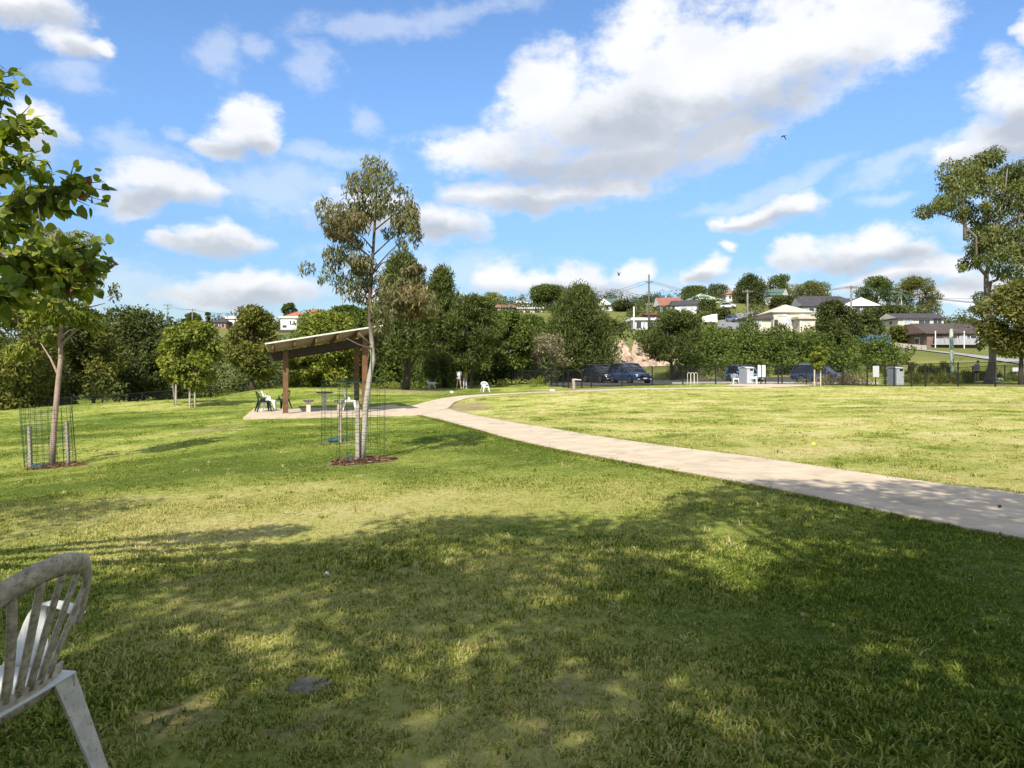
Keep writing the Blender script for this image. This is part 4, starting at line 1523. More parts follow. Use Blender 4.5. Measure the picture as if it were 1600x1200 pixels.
# empty guard behind it
e0 = Wg(531, 16)
cage('green wire guard holding only a stake behind the young gum', e0 + Vector((-.02, 0, 0)), .36, 1.28, (0, 0), 2, nv=14)
stake('grey timber stake inside the farther wire guard', e0.x + .02, e0.y - .05, .86, (0, 0), .06)
ring('teal watering ring in the farther wire guard', e0.x - .10, e0.y + .05)
# the caged tree on the left
lD = 15.0
lb0 = Wg(82, lD)
lt = thing('young_caged_tree', 'young tree with bare pinkish trunk in a wire guard on the left', 'tree', lb0)
r = np.random.default_rng(102)
mb = MB()


def lpt(px, py, dy=0.0):
    return W(px, py, lD) - lb0 + Vector((0, dy, 0))


mb.tube([lpt(81, 733), lpt(83, 690), lpt(87, 640), lpt(91, 595), (lpt(95, 560)), lpt(94, 530), lpt(97, 500), lpt(99, 460), lpt(101, 410), lpt(103, 360)], [.068, .055, .051, .048, .044, .039, .033, .026, .018, .008], 12)
for q in [[(93, 590), (70, 560), (45, 535)], [(95, 530), (70, 520), (50, 510)], [(97, 505), (120, 480), (140, 470)], [(98, 480), (70, 450), (50, 430)], [(99, 460), (125, 430), (145, 400)], [(101, 420), (85, 390), (70, 370)], [(95, 540), (120, 515), (140, 500)]]:
    dy = r.normal() * .3
    mb.tube([lpt(x, y, dy * i) for i, (x, y) in enumerate(q)], [.03, .018, .006], 6)
mb.build('trunk', pm('bark_pinkish', (.33, .235, .185), .2, 6, .9, .4, bscale=24, stain=(.20, .15, .12), stain_amt=.3), lt, smooth=True)
V, F, ti = leaves(r, from_px(lb0, lD, [(100, 495, 40, 18), (75, 490, 24, 16), (130, 500, 24, 16), (98, 478, 34, 12), (60, 505, 14, 12), (145, 510, 10, 10), (25, 545, 14, 12), (50, 545, 14, 14), (35, 560, 10, 8), (65, 530, 12, 10)], r, .35), 2600, .16, .045, .8, .35)
obj('crown', np_mesh('crown', V, F, ti), L_BRIGHT, lt)
V, F, ti = leaves(r, from_px(lb0, lD, [(95, 370, 34, 22), (120, 395, 30, 26), (70, 400, 34, 26), (135, 430, 22, 26), (100, 430, 36, 26), (60, 440, 30, 24), (120, 460, 30, 14), (150, 450, 12, 20)], r, .35), 4200, .14, .035, .8, .35)
o = obj('crown', np_mesh('crown', V, F, ti), leafm('leaf_yellowing', (.06, .07, .015), (.15, .155, .03), (.30, .27, .06), .3), lt)
tag(o, 'yellowing upper foliage')
cage('leaning green wire guard round the left young tree', lb0 + Vector((-.03, 0, 0)), .44, 1.12, (-.06, 0), 3, nv=24, nh=14, wr=.0035)
stake('grey stake at the left side of the left tree guard', lb0.x - .36, lb0.y - .1, .82, (-.03, 0), .06)
stake('grey stake at the right side of the left tree guard', lb0.x + .34, lb0.y - .05, .86, (-.04, 0), .06)
ring('teal watering ring at the foot of the left young tree', lb0.x - .15, lb0.y - .12)
mulch('bark mulch patch at the foot of the left young tree', lb0.x + .1, lb0.y - .05, .42, 2)
# stakes of the paired young trees
for (px, D, lb_) in ((296.5, 35.7, 'left'), (304.5, 35.9, 'right')):
    g = Wg(px, D)
    stake('%s stake beside the bright green round tree' % lb_, g.x, g.y, .95, (0, 0), .07)
g = Wg(275, 37.8)
stake('dark stake beside the yellowish green young tree', g.x, g.y, 1.0, (0, 0), .07)

# ------------------------------------------------------------------ broad-leaved tree reaching in at the upper left
nb = Vector((-6.2, 3.9, 0))
nb.z = gz(nb.x, nb.y)
nt = thing('broadleaf_tree', 'broad leaved tree reaching in at the upper left', 'tree', nb)
r = np.random.default_rng(103)
mb = MB()
mb.tube([(0, 0, -.3), (.05, 0, .8), (-.05, .1, 1.8), (.05, .05, 2.8), (0, 0, 4.0), (.05, .1, 5.2)], [.16, .13, .12, .10, .06, .02], 10)


def npt(px, py, D):
    return W(px - 62, py, D) - nb


BR = [  # branches: start height on trunk, then photo points with distance
    (1.6, [(-160, 410, 3.7), (-40, 360, 3.6), (60, 330, 3.6), (120, 310, 3.6), (170, 288, 3.6)]),
    (2.1, [(-160, 300, 3.9), (-60, 230, 3.8), (0, 170, 3.8), (35, 130, 3.8)]),
    (1.5, [(-160, 470, 3.9), (-40, 430, 3.8), (50, 410, 3.8), (120, 405, 3.8), (165, 440, 3.8)]),
    (1.4, [(-160, 520, 4.0), (0, 470, 3.9), (90, 440, 3.9), (150, 432, 3.9), (190, 420, 3.9)]),
    (2.0, [(-160, 340, 4.0), (-40, 262, 3.9), (40, 212, 3.9), (95, 196, 3.9)]),
    (1.6, [(-160, 450, 4.1), (0, 410, 4.0), (100, 395, 4.0), (180, 390, 4.0)]),
    (1.3, [(-160, 500, 3.3), (-40, 470, 3.2), (30, 462, 3.2), (60, 455, 3.2)]),
    (1.9, [(-160, 350, 4.3), (-40, 290, 4.2), (30, 270, 4.2), (85, 250, 4.2)]),
    (1.7, [(-160, 400, 4.4), (-40, 380, 4.3), (40, 370, 4.3), (90, 350, 4.3)]),
]
anch = []
for (h, q) in BR:
    pts = [Vector((0, .05, h))] + [npt(*a_) for a_ in q]
    n = len(pts)
    mb.tube(pts, [.045 - .040 * i / (n - 1) for i in range(n)], 7)
    for i in range(1, n - 1):
        for s in np.linspace(0, 1, 8):
            anch.append((pts[i].lerp(pts[i + 1], s), (pts[i + 1] - pts[i]).normalized()))
leaf_pos = []
for (p_, d_) in anch:
    for k in range(3):
        tw = Vector(r.normal(size=3)) * .5 + d_ * .7
        tw.z *= .7
        tw.normalize()
        L = r.uniform(.06, .20)
        e = p_ + tw * L
        mb.tube([p_, p_ + tw * L * .5 + Vector((0, 0, .008)), e], [.004, .003, .0015], 4, False)
        for j in range(5):
            leaf_pos.append((p_.lerp(e, .25 + .19 * j) + Vector(r.normal(size=3)) * .012, tw))
mb.build('trunk', BARK_M, nt, smooth=True)
# ovate leaves with a folded midrib
OV = [(0, 0), (.30, .20), (.36, .45), (.24, .75), (0, 1.0)]


def ovate(name, mat, seed, bend):
    r_ = random.Random(seed)
    v, f = [], []
    for i, (hw, s) in enumerate(OV):
        z = -bend * s * s
        v += [(-hw, s, z + .10 * hw), (0, s, z), (hw, s, z + .12 * hw + r_.uniform(-.02, .02))]
    for i in range(len(OV) - 1):
        a_ = i * 3
        f += [(a_, a_ + 1, a_ + 4, a_ + 3), (a_ + 1, a_ + 2, a_ + 5, a_ + 4)]
    me_ = bpy.data.meshes.new(name)
    me_.from_pydata(v, [], f)
    at_ = me_.attributes.new('tint', 'FLOAT', 'FACE')
    c_ = r_.uniform(.05, .9)
    at_.data.foreach_set('value', [c_] * len(f))
    me_.materials.append(mat)
    return me_


LM = [ovate('leaf', L_NEAR, k, .15 + .10 * (k % 3)) for k in range(6)]
LR = ovate('leaf', L_RED, 9, .3)
order = sorted(range(len(leaf_pos)), key=lambda i: -((leaf_pos[i][0] + nb).x / max(.5, (leaf_pos[i][0] + nb).y)))
count_leaf = 0
rest = []


def leaf_matrix(p_, tw):
    d_ = (Vector(r.normal(size=3)) * .8 + tw * .8 + Vector((0, 0, -.35))).normalized()
    nrm = (Vector(r.normal(size=3)) * .8 + Vector((0, 0, .9)))
    x = d_.cross(nrm).normalized()
    z = x.cross(d_)
    s = r.uniform(.042, .074)
    m = Matrix((x * s * .95, d_ * s, z * s)).transposed().to_4x4()
    m.translation = p_
    return m


for i in order:
    p_, tw = leaf_pos[i]
    wpt = p_ + nb
    m = leaf_matrix(p_, tw)
    ppx = CX + wpt.x / wpt.y * FPX
    if count_leaf < 300 and ppx > -20 and r.uniform() < .8:
        lo = bpy.data.objects.new('leaf', LR if r.uniform() < .03 else LM[int(r.integers(0, 6))])
        COL.objects.link(lo)
        lo.parent = nt
        lo.matrix_local = m
        count_leaf += 1
    else:
        rest.append(m)
v, f, ti = [], [], []
for m in rest:
    o_ = len(v)
    v += [tuple(m @ Vector(q.co)) for q in LM[0].vertices]
    f += [tuple(o_ + i for i in q.vertices) for q in LM[0].polygons]
    c_ = r.uniform(0, 1)
    ti += [c_] * len(LM[0].polygons)
# the rest of its crown, out of the picture to the left, with the shadow it throws on the lawn
me_ = np_mesh('foliage', v, f, ti)
o = obj('foliage', me_, L_NEAR, nt)
tag(o, kind='stuff')
cl = []
for k in range(46):
    q = rand_dirs(r, 1)[0] * r.uniform(.4, 1) ** .5
    c = Vector((q[0] * 1.5 - .35, q[1] * 1.7 - .2, 3.9 + q[2] * 1.6))
    wp = c + nb
    if wp.y > .3 and CX + (wp.x + .5) / wp.y * FPX > -60 and HOR - (wp.z - EYE) / wp.y * FPX > -80:
        continue
    cl.append((*c, .5, .5, .4))
V, F, ti = leaves(r, cl, 7000, .085, .055, .3, .5)
obj('crown', np_mesh('crown', V, F, ti), L_NEAR, nt)

# ------------------------------------------------------------------ shade tree behind the camera: its crown throws the big shadow on the lawn
SHADE = [(-400, 930), (-100, 905), (100, 882), (230, 862), (420, 858), (500, 832), (560, 806), (650, 794), (760, 800), (860, 800), (960, 818), (1020, 800), (1055, 768), (1110, 750), (1180, 754), (1260, 756), (1330, 756), (1420, 757), (1500, 758), (1600, 766), (1700, 778), (2200, 900), (2600, 1250), (800, 1500), (-600, 1300)]
LIGHT = [(1150, 875, 70, 40), (300, 925, 120, 16), (690, 985, 45, 9)]
nb2 = Vector((1.2, -4.2, gz(1.2, -4.2)))
st = thing('shade_tree', 'large spreading shade tree standing behind the viewpoint', 'tree', nb2)
r = np.random.default_rng(104)
gpoly = []
for (px, py) in SHADE:
    D = EYE / max(.08, (py - HOR) / FPX)
    gpoly.append(((px - CX) / FPX * D, D))
gpoly[-3:] = [(9, -1.0), (0, -3), (-6, -1.0)]
cl = []
spots = []
tries = 0
while len(cl) < 760 and tries < 20000:
    tries += 1
    x, y = r.uniform(-6.5, 9), r.uniform(-3, 9.6)
    if not in_poly(np.array([x]), np.array([y]), gpoly)[0]:
        continue
    if y > 1.5:
        px, py = CX + x / y * FPX, HOR + EYE / y * FPX
        if any(((px - a_[0]) / (a_[2] * 1.4)) ** 2 + ((py - a_[1]) / (a_[3] * 1.6)) ** 2 < 1 for a_ in LIGHT):
            continue
    h = r.uniform(4.2, 8.2)
    c = Vector((x, y, 0)) - LDIR * (h / -LDIR.z)
    rr = r.uniform(.28, .50)
    # stay inside the polygon with the whole puff
    if not all(in_poly(np.array([x + rr * .6 * a_]), np.array([y + rr * .6 * b_ / math.sin(SUN_EL)]), gpoly)[0] for a_, b_ in ((1, 0), (-1, 0), (0, 1))):
        continue
    if c.y > 0 and (c.z - .6 - EYE) / c.y < .56 and abs(c.x) / c.y < .75:
        continue
    cl.append((*(c - nb2), rr, rr, rr * .7))
    spots.append((x, y))
# close the chance holes: the crown is even apart from its few real gaps
for gx_ in np.arange(-6.2, 8.8, .42):
    for gy_ in np.arange(-2.5, 9.3, .42):
        x, y = gx_ + r.normal() * .08, gy_ + r.normal() * .08
        if not all(in_poly(np.array([x + .22 * a_]), np.array([y + .22 * b_]), gpoly)[0] for a_, b_ in ((1, 0), (-1, 0), (0, 1))):
            continue
        if y > 1.5:
            px, py = CX + x / y * FPX, HOR + EYE / y * FPX
            if any(((px - a_[0]) / (a_[2] * 1.3)) ** 2 + ((py - a_[1]) / (a_[3] * 1.4)) ** 2 < 1 for a_ in LIGHT):
                continue
        if min((x - q[0]) ** 2 + (y - q[1]) ** 2 for q in spots) < .30 ** 2:
            continue
        h = r.uniform(4.6, 7.6)
        c = Vector((x, y, 0)) - LDIR * (h / -LDIR.z)
        if c.y > 0 and (c.z - .6 - EYE) / c.y < .56 and abs(c.x) / c.y < .75:
            continue
        cl.append((*(c - nb2), .40, .40, .30))
        spots.append((x, y))
V, F, ti = leaves(r, cl, 74000, .135, .085, .4, .5)
obj('crown', np_mesh('crown', V, F, ti), L_MID, st)
mb = MB()
mb.tube([(0, 0, -.3), (.1, 0, 1.2), (0, .1, 2.6), (.1, .2, 4.2), (.2, .4, 6.0)], [.34, .27, .24, .2, .1], 12)
for c in cl[::7]:
    limb(mb, (.05, .12, r.uniform(2.4, 5.2)), c[:3], .07, .012, .08, 5, 6, r)
mb.build('trunk', BARK_M, st, smooth=True)
# neighbours out of frame whose shadows lie on the left lawn
for i, (x, y, H, Rw) in enumerate([(-25.5, 26.5, 5.5, 1.5)]):
    D = y
    o = tree('tree standing left of the view with its shadow on the far lawn', CX + x / y * FPX, D, HOR - (H + gz(x, y) - EYE) / D * FPX, Rw / D * FPX, 'round', 'mid', 120 + i, .3, 1500, 16, leafscale=.8)

# ------------------------------------------------------------------ small things lying about
def litter(name, label, cat, px, py, mb, mat, lift=.02):
    p = on_ground(px, py)
    o = mb.build(name, mat, None, smooth=True, loc=(p[0], p[1], gz(*p) + lift))
    tag(o, label, cat)


litter('tennis_ball', 'yellow tennis ball lying on the dry field', 'ball', 1271, 698, MB().ball((0, 0, .02), .034, 12, 8), pm('ball_felt', (.75, .72, .10), .1, 20, .9))
litter('paper_scrap', 'crumpled white paper scrap on the shaded grass', 'litter', 509, 909, MB().raw([(-.02, 0, .0), (.0, -.013, .02), (.023, .0, .007), (.013, .02, .02), (-.013, .02, .013), (0, .007, .03)], [(0, 1, 5), (1, 2, 5), (2, 3, 5), (3, 4, 5), (4, 0, 5), (0, 4, 3, 2, 1)]), M_WHITE, .03)
litter('seed_pod', 'small dark seed pod lying on the path', 'seed pod', 1562, 799, MB().ball((0, 0, .012), (.02, .012, .014), 8, 6), BARK_D, .03)
litter('flat_stone', 'flat grey stone sunk in the shaded grass', 'stone', 481, 1082, MB().raw([(-.09, -.05, 0), (.02, -.09, 0), (.11, -.02, 0), (.07, .09, 0), (-.06, .10, 0), (-.07, -.04, .018), (.02, -.07, .02), (.09, -.015, .018), (.055, .07, .015), (-.05, .08, .016)],
       [(5, 6, 7, 8, 9), (0, 1, 6, 5), (1, 2, 7, 6), (2, 3, 8, 7), (3, 4, 9, 8), (4, 0, 5, 9)]), pm('grey_stone', (.20, .175, .135), .35, 22, .9, .6), -.004)
# fallen leaves in the shade
LB_ = ovate('fallen_leaf', leafm('leaf_brown', (.15, .105, .045), (.27, .195, .09), (.38, .30, .16), .1, .01), 12, .3)
r = np.random.default_rng(140)
v, f, ti = [], [], []
src = [Vector(q.co) for q in LB_.vertices]
for i in range(520):
    d = math.sqrt(r.uniform(2.0 ** 2, 8.5 ** 2))
    x = r.uniform(-.75, .75) * d
    if any(in_poly(np.array([x]), np.array([d]), p_)[0] for p_ in PATHS) and r.uniform() > .12:
        continue
    s = r.uniform(.012, .040)
    m = Matrix.Translation((x, d, gz(x, d) + r.uniform(.018, .038))) @ Euler((r.normal() * .45, r.normal() * .45, r.uniform(0, 6.28))).to_matrix().to_4x4() @ Matrix.Diagonal((s * r.uniform(.4, 1), s, s, 1))
    o_ = len(v)
    v += [tuple(m @ q) for q in src]
    f += [tuple(o_ + k for k in q.vertices) for q in LB_.polygons]
    ti += [r.uniform()] * len(LB_.polygons)
tag(obj('leaf_litter', np_mesh('leaf_litter', v, f, ti), leafm('leaf_brown', (0, 0, 0), (0, 0, 0), (0, 0, 0))), 'small dry fallen leaves strewn over the near grass', 'leaf litter', kind='stuff')
# ------------------------------------------------------------------ chain-link fences
def chain_mat():
    m = bpy.data.materials.new('chain_link')
    m.use_nodes = True
    t = NT(m.node_tree)
    t.n.clear()
    out = t.add('ShaderNodeOutputMaterial')
    uv = t.add('ShaderNodeAttribute')
    uv.attribute_name = 'along'
    s = t.add('ShaderNodeSeparateXYZ')
    t.l.new(uv.outputs['Vector'], s.inputs[0])
    u, v = s.outputs[0], s.outputs[2]
    k = None
    for q in (t.math('ADD', u, v), t.math('SUBTRACT', u, v)):
        fr = t.math('FRACT', t.math('MULTIPLY', q, 1 / .07))
        on = t.math('LESS_THAN', t.math('ABSOLUTE', t.math('SUBTRACT', fr, .5)), .10)
        k = on if k is None else t.math('MAXIMUM', k, on)
    tr = t.add('ShaderNodeBsdfTransparent')
    d = t.add('ShaderNodeBsdfDiffuse')
    d.inputs[0].default_value = (.012, .013, .014, 1)
    mx = t.add('ShaderNodeMixShader')
    t.l.new(k, mx.inputs[0])
    t.l.new(tr.outputs[0], mx.inputs[1])
    t.l.new(d.outputs[0], mx.inputs[2])
    t.l.new(mx.outputs[0], out.inputs[0])
    return m


M_CHAIN = chain_mat()


def fence(label, pts, H, posts, rail=True, bottom=True, pr=.05, mid=False):
    """pts: (px, D, z or None); posts: px values along it"""
    P = [((a - CX) / FPX * d, d, gz((a - CX) / FPX * d, d) if z is None else z) for a, d, z in pts]
    PX = [a for a, _, _ in pts]
    root = thing('chain_link_fence', label, 'fence', P[0], 0, 'black chain link fences')
    o0 = Vector(P[0])

    def at(px):
        for i in range(len(PX) - 1):
            if PX[i] <= px <= PX[i + 1] + 1e-6:
                a_, b_ = Vector(P[i]), Vector(P[i + 1])
                # meet the sight line
                k = (px - CX) / FPX
                den = (b_.x - a_.x) - k * (b_.y - a_.y)
                s = (k * a_.y - a_.x) / den if abs(den) > 1e-9 else 0
                return a_.lerp(b_, min(1, max(0, s))) - o0
        return Vector(P[-1]) - o0
    pos = [at(p) for p in posts]
    for p in pos:
        MB().tube([p + Vector((0, 0, -.3)), p + Vector((0, 0, H + .04))], pr, 8).build('post', M_BLACK, root)
    line = [Vector(p) - o0 for p in P]
    if rail:
        MB().tube([p + Vector((0, 0, H)) for p in line], .022, 6).build('rail', M_BLACK, root)
    if bottom:
        MB().tube([p + Vector((0, 0, .06)) for p in line], .018, 6).build('rail', M_BLACK, root)
    if mid:
        MB().tube([p + Vector((0, 0, H * .5)) for p in line], .018, 6).build('rail', M_BLACK, root)
    v, f, al = [], [], []
    run = 0
    for i, p in enumerate(line):
        if i:
            run += (p - line[i - 1]).length
        v += [p + Vector((0, 0, .04)), p + Vector((0, 0, H))]
        al += [(run, 0, 0), (run, 0, H)]
        if i:
            f.append((2 * i - 2, 2 * i, 2 * i + 1, 2 * i - 1))
    me_ = bpy.data.meshes.new('wire_netting')
    me_.from_pydata([tuple(q) for q in v], [], f)
    a_ = me_.attributes.new('along', 'FLOAT_VECTOR', 'POINT')
    a_.data.foreach_set('vector', np.array(al, np.float32).ravel())
    obj('wire_netting', me_, M_CHAIN, root)


fence('black chain link fence along the left and back edge of the park', FENCE_L, 1.2,
      [-60, 8, 62, 112, 160, 222, 275, 330, 380, 420, 460, 500, 540, 580, 622, 662, 705, 757, 800, 843])
fence('black gate enclosure fence in front of the dark car', [(843, 66, None), (870, 63, None), (896, 60, None)], 1.4, [843, 852, 861, 870, 880, 888, 896], mid=True)
fence('black car park fence running from the gate to the right edge', [(896, 60, None), (1019, 60.5, None), (1120, 60.8, None), (1222, 60.2, None), (1317, 55.5, None), (1397, 52, None), (1446, 50, None), (1497, 48, None), (1555, 46, None), (1690, 43, None)], 1.48,
      [896, 909, 924, 972, 1019, 1067, 1118, 1196, 1216, 1222, 1260, 1284, 1317, 1355, 1383, 1397, 1424, 1446, 1497, 1555, 1620, 1690])
fence('farther black fence behind the man in the striped shirt', [(1450, 64, None), (1570, 66, None), (1700, 64, None)], 1.15, [1450, 1476, 1520, 1570, 1625, 1690], bottom=False)

# ------------------------------------------------------------------ roads and banks on the hill
def drape(name, label, edges_a, edges_b, n, lift, mat, d1=340):
    a_ = resample([on_ground(*p, d0=70, d1=d1) for p in edges_a], n)
    b_ = resample([on_ground(*p, d0=70, d1=d1) for p in edges_b], n)
    rows = []
    for i in range(n):
        s = np.linspace(0, 1, 5)[:, None]
        q = a_[i] * (1 - s) + b_[i] * s
        z = gzv(q[:, 0], q[:, 1]) + lift
        rows.append([(q[k, 0], q[k, 1], z[k]) for k in range(5)])
    tag(MB().grid(rows).build(name, mat), label, kind='structure')


M_ROADF = pm('worn_asphalt', (.19, .19, .19), .12, .4, .9)
drape('hill_road', 'grey road climbing the hill between the houses', [(1118, 514), (1124, 502), (1140, 492), (1165, 489), (1183, 486)], [(1160, 516), (1157, 505), (1162, 498), (1178, 495), (1187, 491)], 30, .15, M_ROADF)
drape('hill_path', 'pale road along the foot of the right hillside', [(1400, 543), (1450, 548), (1500, 553), (1560, 560), (1600, 563), (1690, 568)], [(1400, 544.3), (1450, 549.8), (1500, 555.5), (1560, 565), (1600, 571), (1690, 580)], 40, .12, pm('pale_road', (.27, .26, .25), .1, .3, .9))
# sandstone cutting
r = np.random.default_rng(201)
rows = []
for j in range(16):
    s = j / 15
    row = []
    for i in range(34):
        u = i / 33
        px = 948 + 118 * u
        D = 91 + 6 * s
        x = (px - CX) / FPX * D
        topz = 4.0 * (1 - .75 * max(0, u - .35) / .65) * math.sin(math.pi * min(1, .15 + u * 2)) if u < .35 else 4.0 - 2.6 * (u - .35) / .65
        z = gz(x, 91) - .4 + topz * s
        row.append((x + r.normal() * .12, D + r.normal() * .22 - .5 * abs(math.sin(7 * s + u * 9)), z + r.normal() * .08))
    rows.append(row)
tag(MB().grid(rows).build('sandstone_bank', pm('sandstone', (.40, .30, .22), .3, .6, .95, .6, bscale=2, stain=(.20, .16, .12), stain_amt=.35, stain_scale=.8)), 'pale pinkish sandstone cutting behind the cars', kind='structure')

# ------------------------------------------------------------------ houses
M_TILE_R = pm('orange_tiles', (.33, .125, .070), .15, .8, .8)
M_TILE_B = pm('brown_red_tiles', (.235, .105, .070), .15, .8, .8)
M_TILE_D = pm('dark_tiles', (.055, .048, .052), .2, .8, .7)
M_TILE_C = pm('cream_roof', (.47, .42, .33), .06, .8, .7)
M_TILE_G = pm('green_roof', (.070, .125, .095), .1, .8, .6)
M_TILE_P = pm('pale_green_roof', (.33, .40, .31), .1, .8, .6)
M_TILE_BR = pm('brown_tiles', (.075, .058, .052), .2, .8, .8)
M_CREAM = pm('cream_wall', (.54, .49, .40), .06, .6, .8)
M_CREAM2 = pm('tan_wall', (.48, .42, .33), .06, .6, .8)
M_GREYW = pm('grey_wall', (.30, .31, .32), .08, .6, .8)
M_BRICK = pm('brown_brick_wall', (.20, .13, .10), .2, 1.2, .9)
M_TEALW = pm('teal_wall', (.06, .16, .14), .1, .6, .8)


def roof_mesh(mb, kind, w_, d_, ze, zr, ov=.5, th=.18):
    x, y = w_ / 2 + ov, d_ / 2 + ov
    if kind == 'hip':
        hx = max(.05, x - y) if x > y else .05
        hy = max(.05, y - x) if y > x else .05
        top = [(-hx, -hy, zr), (hx, -hy, zr), (hx, hy, zr), (-hx, hy, zr)]
    elif kind == 'gable_x':
        top = [(-x, -.02, zr), (x, -.02, zr), (x, .02, zr), (-x, .02, zr)]
    elif kind == 'gable_y':
        top = [(-.02, -y, zr), (.02, -y, zr), (.02, y, zr), (-.02, y, zr)]
    elif kind == 'skillion':
        top = [(-x, -y, ze + .05), (x, -y, ze + .05), (x, y, zr), (-x, y, zr)]
    else:
        top = [(-x, -y, zr), (x, -y, zr), (x, y, zr), (-x, y, zr)]
    bot = [(-x, -y, ze), (x, -y, ze), (x, y, ze), (-x, y, ze)]
    low = [(a_, b_, c_ - th) for a_, b_, c_ in bot]
    mb.raw(low + bot + top, [(0, 3, 2, 1)] + [(i, (i + 1) % 4, (i + 1) % 4 + 4, i + 4) for i in range(4)] + [(i + 4, (i + 1) % 4 + 4, (i + 1) % 4 + 8, i + 8) for i in range(4)] + [(8, 9, 10, 11)])


def house(label, px0, px1, D, base_py, eave_py, ridge_py, roof, wall_m, roof_m, wins=(), dep=8.0, yaw=0.0, gable_m=None, side_wins=True, chimney=False, name='house', cat='house', ov=.5):
    w_ = (px1 - px0) / FPX * D
    cx = ((px0 + px1) / 2 - CX) / FPX * D
    zb, ze, zr = [EYE + (HOR - q) / FPX * D for q in (base_py, eave_py, ridge_py)]
    w_ = w_ - 2 * ov if w_ > 4 else w_
    root = thing(name, label, cat, (cx, D + dep / 2, zb), yaw)
    h = ze - zb
    MB().box((0, 0, h / 2 - 2.0), (w_, dep, h + 4.0)).build('wall', wall_m, root)
    mb = MB()
    roof_mesh(mb, roof, w_, dep, h, zr - zb, ov)
    ro = mb.build('roof', roof_m, root)
    if roof == 'gable_y':
        for sy in (-1, 1):
            y = sy * (dep / 2 + ov + .015)
            MB().raw([(-w_ / 2 - ov * .7, y, h + .02), (w_ / 2 + ov * .7, y, h + .02), (0, y, zr - zb - .05), (-w_ / 2 - ov * .7, y - sy * .1, h + .02), (w_ / 2 + ov * .7, y - sy * .1, h + .02), (0, y - sy * .1, zr - zb - .05)],
                     [(0, 1, 2), (3, 5, 4), (0, 3, 4, 1), (1, 4, 5, 2), (2, 5, 3, 0)]).build('gable', gable_m or wall_m, ro)
    if roof == 'gable_x':
        for sx_ in (-1, 1):
            x = sx_ * (w_ / 2 + ov + .015)
            MB().raw([(x, -dep / 2 - ov * .7, h + .02), (x, dep / 2 + ov * .7, h + .02), (x, 0, zr - zb - .05), (x - sx_ * .1, -dep / 2 - ov * .7, h + .02), (x - sx_ * .1, dep / 2 + ov * .7, h + .02), (x - sx_ * .1, 0, zr - zb - .05)],
                     [(0, 1, 2), (3, 5, 4), (0, 3, 4, 1), (1, 4, 5, 2), (2, 5, 3, 0)]).build('gable', gable_m or wall_m, ro)
    if chimney:
        MB().box((w_ * .2, 0, zr - zb + .4), (.7, .7, 1.4)).build('chimney', M_BRICK, ro)
    for (u0, u1, v0, v1, glass) in wins:
        xa, xb, za, zb_ = -w_ / 2 + u0 * w_, -w_ / 2 + u1 * w_, v0 * h, v1 * h
        wd, ht = xb - xa, zb_ - za
        o = MB().box(((xa + xb) / 2, -dep / 2 - .03, (za + zb_) / 2), (wd, .10, ht)).build('door' if glass == 'door' else 'window', M_TILE_D if glass == 'door' else M_WHITE, root)
        if glass == 'door':
            continue
        npn = max(1, min(4, int(round(wd / 1.1))))
        for k in range(npn):
            pw = (wd - .10) / npn
            MB().box((xa + .05 + pw * (k + .5), -dep / 2 - .09, (za + zb_) / 2), (pw - .06, .04, ht - .14)).build('pane', M_CURTAIN if glass == 'c' else M_GLASS, o)
    if side_wins:
        for sx_ in (-1, 1):
            o = MB().box((sx_ * (w_ / 2 + .03), -dep * .15, h * .62), (.10, 1.5, min(1.2, h * .4))).build('window', M_WHITE, root)
            MB().box((sx_ * (w_ / 2 + .09), -dep * .15, h * .62), (.04, 1.3, min(1.0, h * .33))).build('pane', M_GLASS, o)
    return root


g_, c_ = 'g', 'c'
house('far house with dark hip roof and brown porch', 331, 356, 235, 513, 503, 495, 'hip', pm('rust_wall', (.30, .14, .08), .1, 1, .8), M_TILE_D, [(.1, .4, .1, .8, g_), (.6, .9, .1, .8, g_)], 8)
house('white flat roofed house beside the far dark roofed one', 355, 374, 238, 514, 497, 494.5, 'flat', M_WHITE, M_WHITE, [(.1, .45, .2, .7, g_), (.55, .9, .2, .7, g_)], 8)
house('small white roofed cottage below the far houses', 345, 362, 205, 545, 534, 527, 'hip', M_CREAM, pm('white_roof', (.62, .62, .6), .05, 1, .6), [(.2, .5, .2, .8, g_)], 6)
house('orange roofed house, left one of the joined pair', 446, 475, 250, 500, 493, 486, 'hip', M_WHITE, M_TILE_R, [(.2, .5, .2, .8, g_)], 9)
house('orange roofed house with higher roof, right one of the pair', 472, 503, 248, 500, 492, 481, 'hip', M_BRICK, M_TILE_R, [(.15, .4, .2, .8, c_), (.6, .85, .2, .8, c_)], 9, chimney=False)
house('white terraced house with square windows below the orange roofs', 436, 466, 236, 514, 496, 494, 'flat', M_WHITE, M_WHITE, [(.55, .68, .35, .75, g_), (.78, .9, .35, .75, g_), (.1, .4, .1, .35, g_)], 7)
house('grey garage below the white terraced house', 436, 460, 215, 531, 522, 516, 'flat', M_GREYW, M_TILE_D, [(.3, .7, .05, .8, 'door')], 6)
house('red brown roofed house left of the palms', 774, 806, 235, 489, 480, 474.5, 'gable_x', M_TEALW, M_TILE_B, [(.05, .35, .1, .9, c_), (.5, .75, .2, .8, g_)], 8)
house('cream flat roofed building right of the palms', 803, 850, 240, 494, 482, 480, 'flat', M_CREAM, M_CREAM, [(.1, .3, .2, .7, g_), (.35, .55, .15, .7, g_), (.7, .9, .2, .8, g_)], 8)
house('tall white chimney house behind the palms', 806, 830, 262, 484, 473, 470, 'flat', M_WHITE, M_WHITE, [(.2, .4, .2, .8, g_), (.6, .8, .2, .8, g_)], 7)
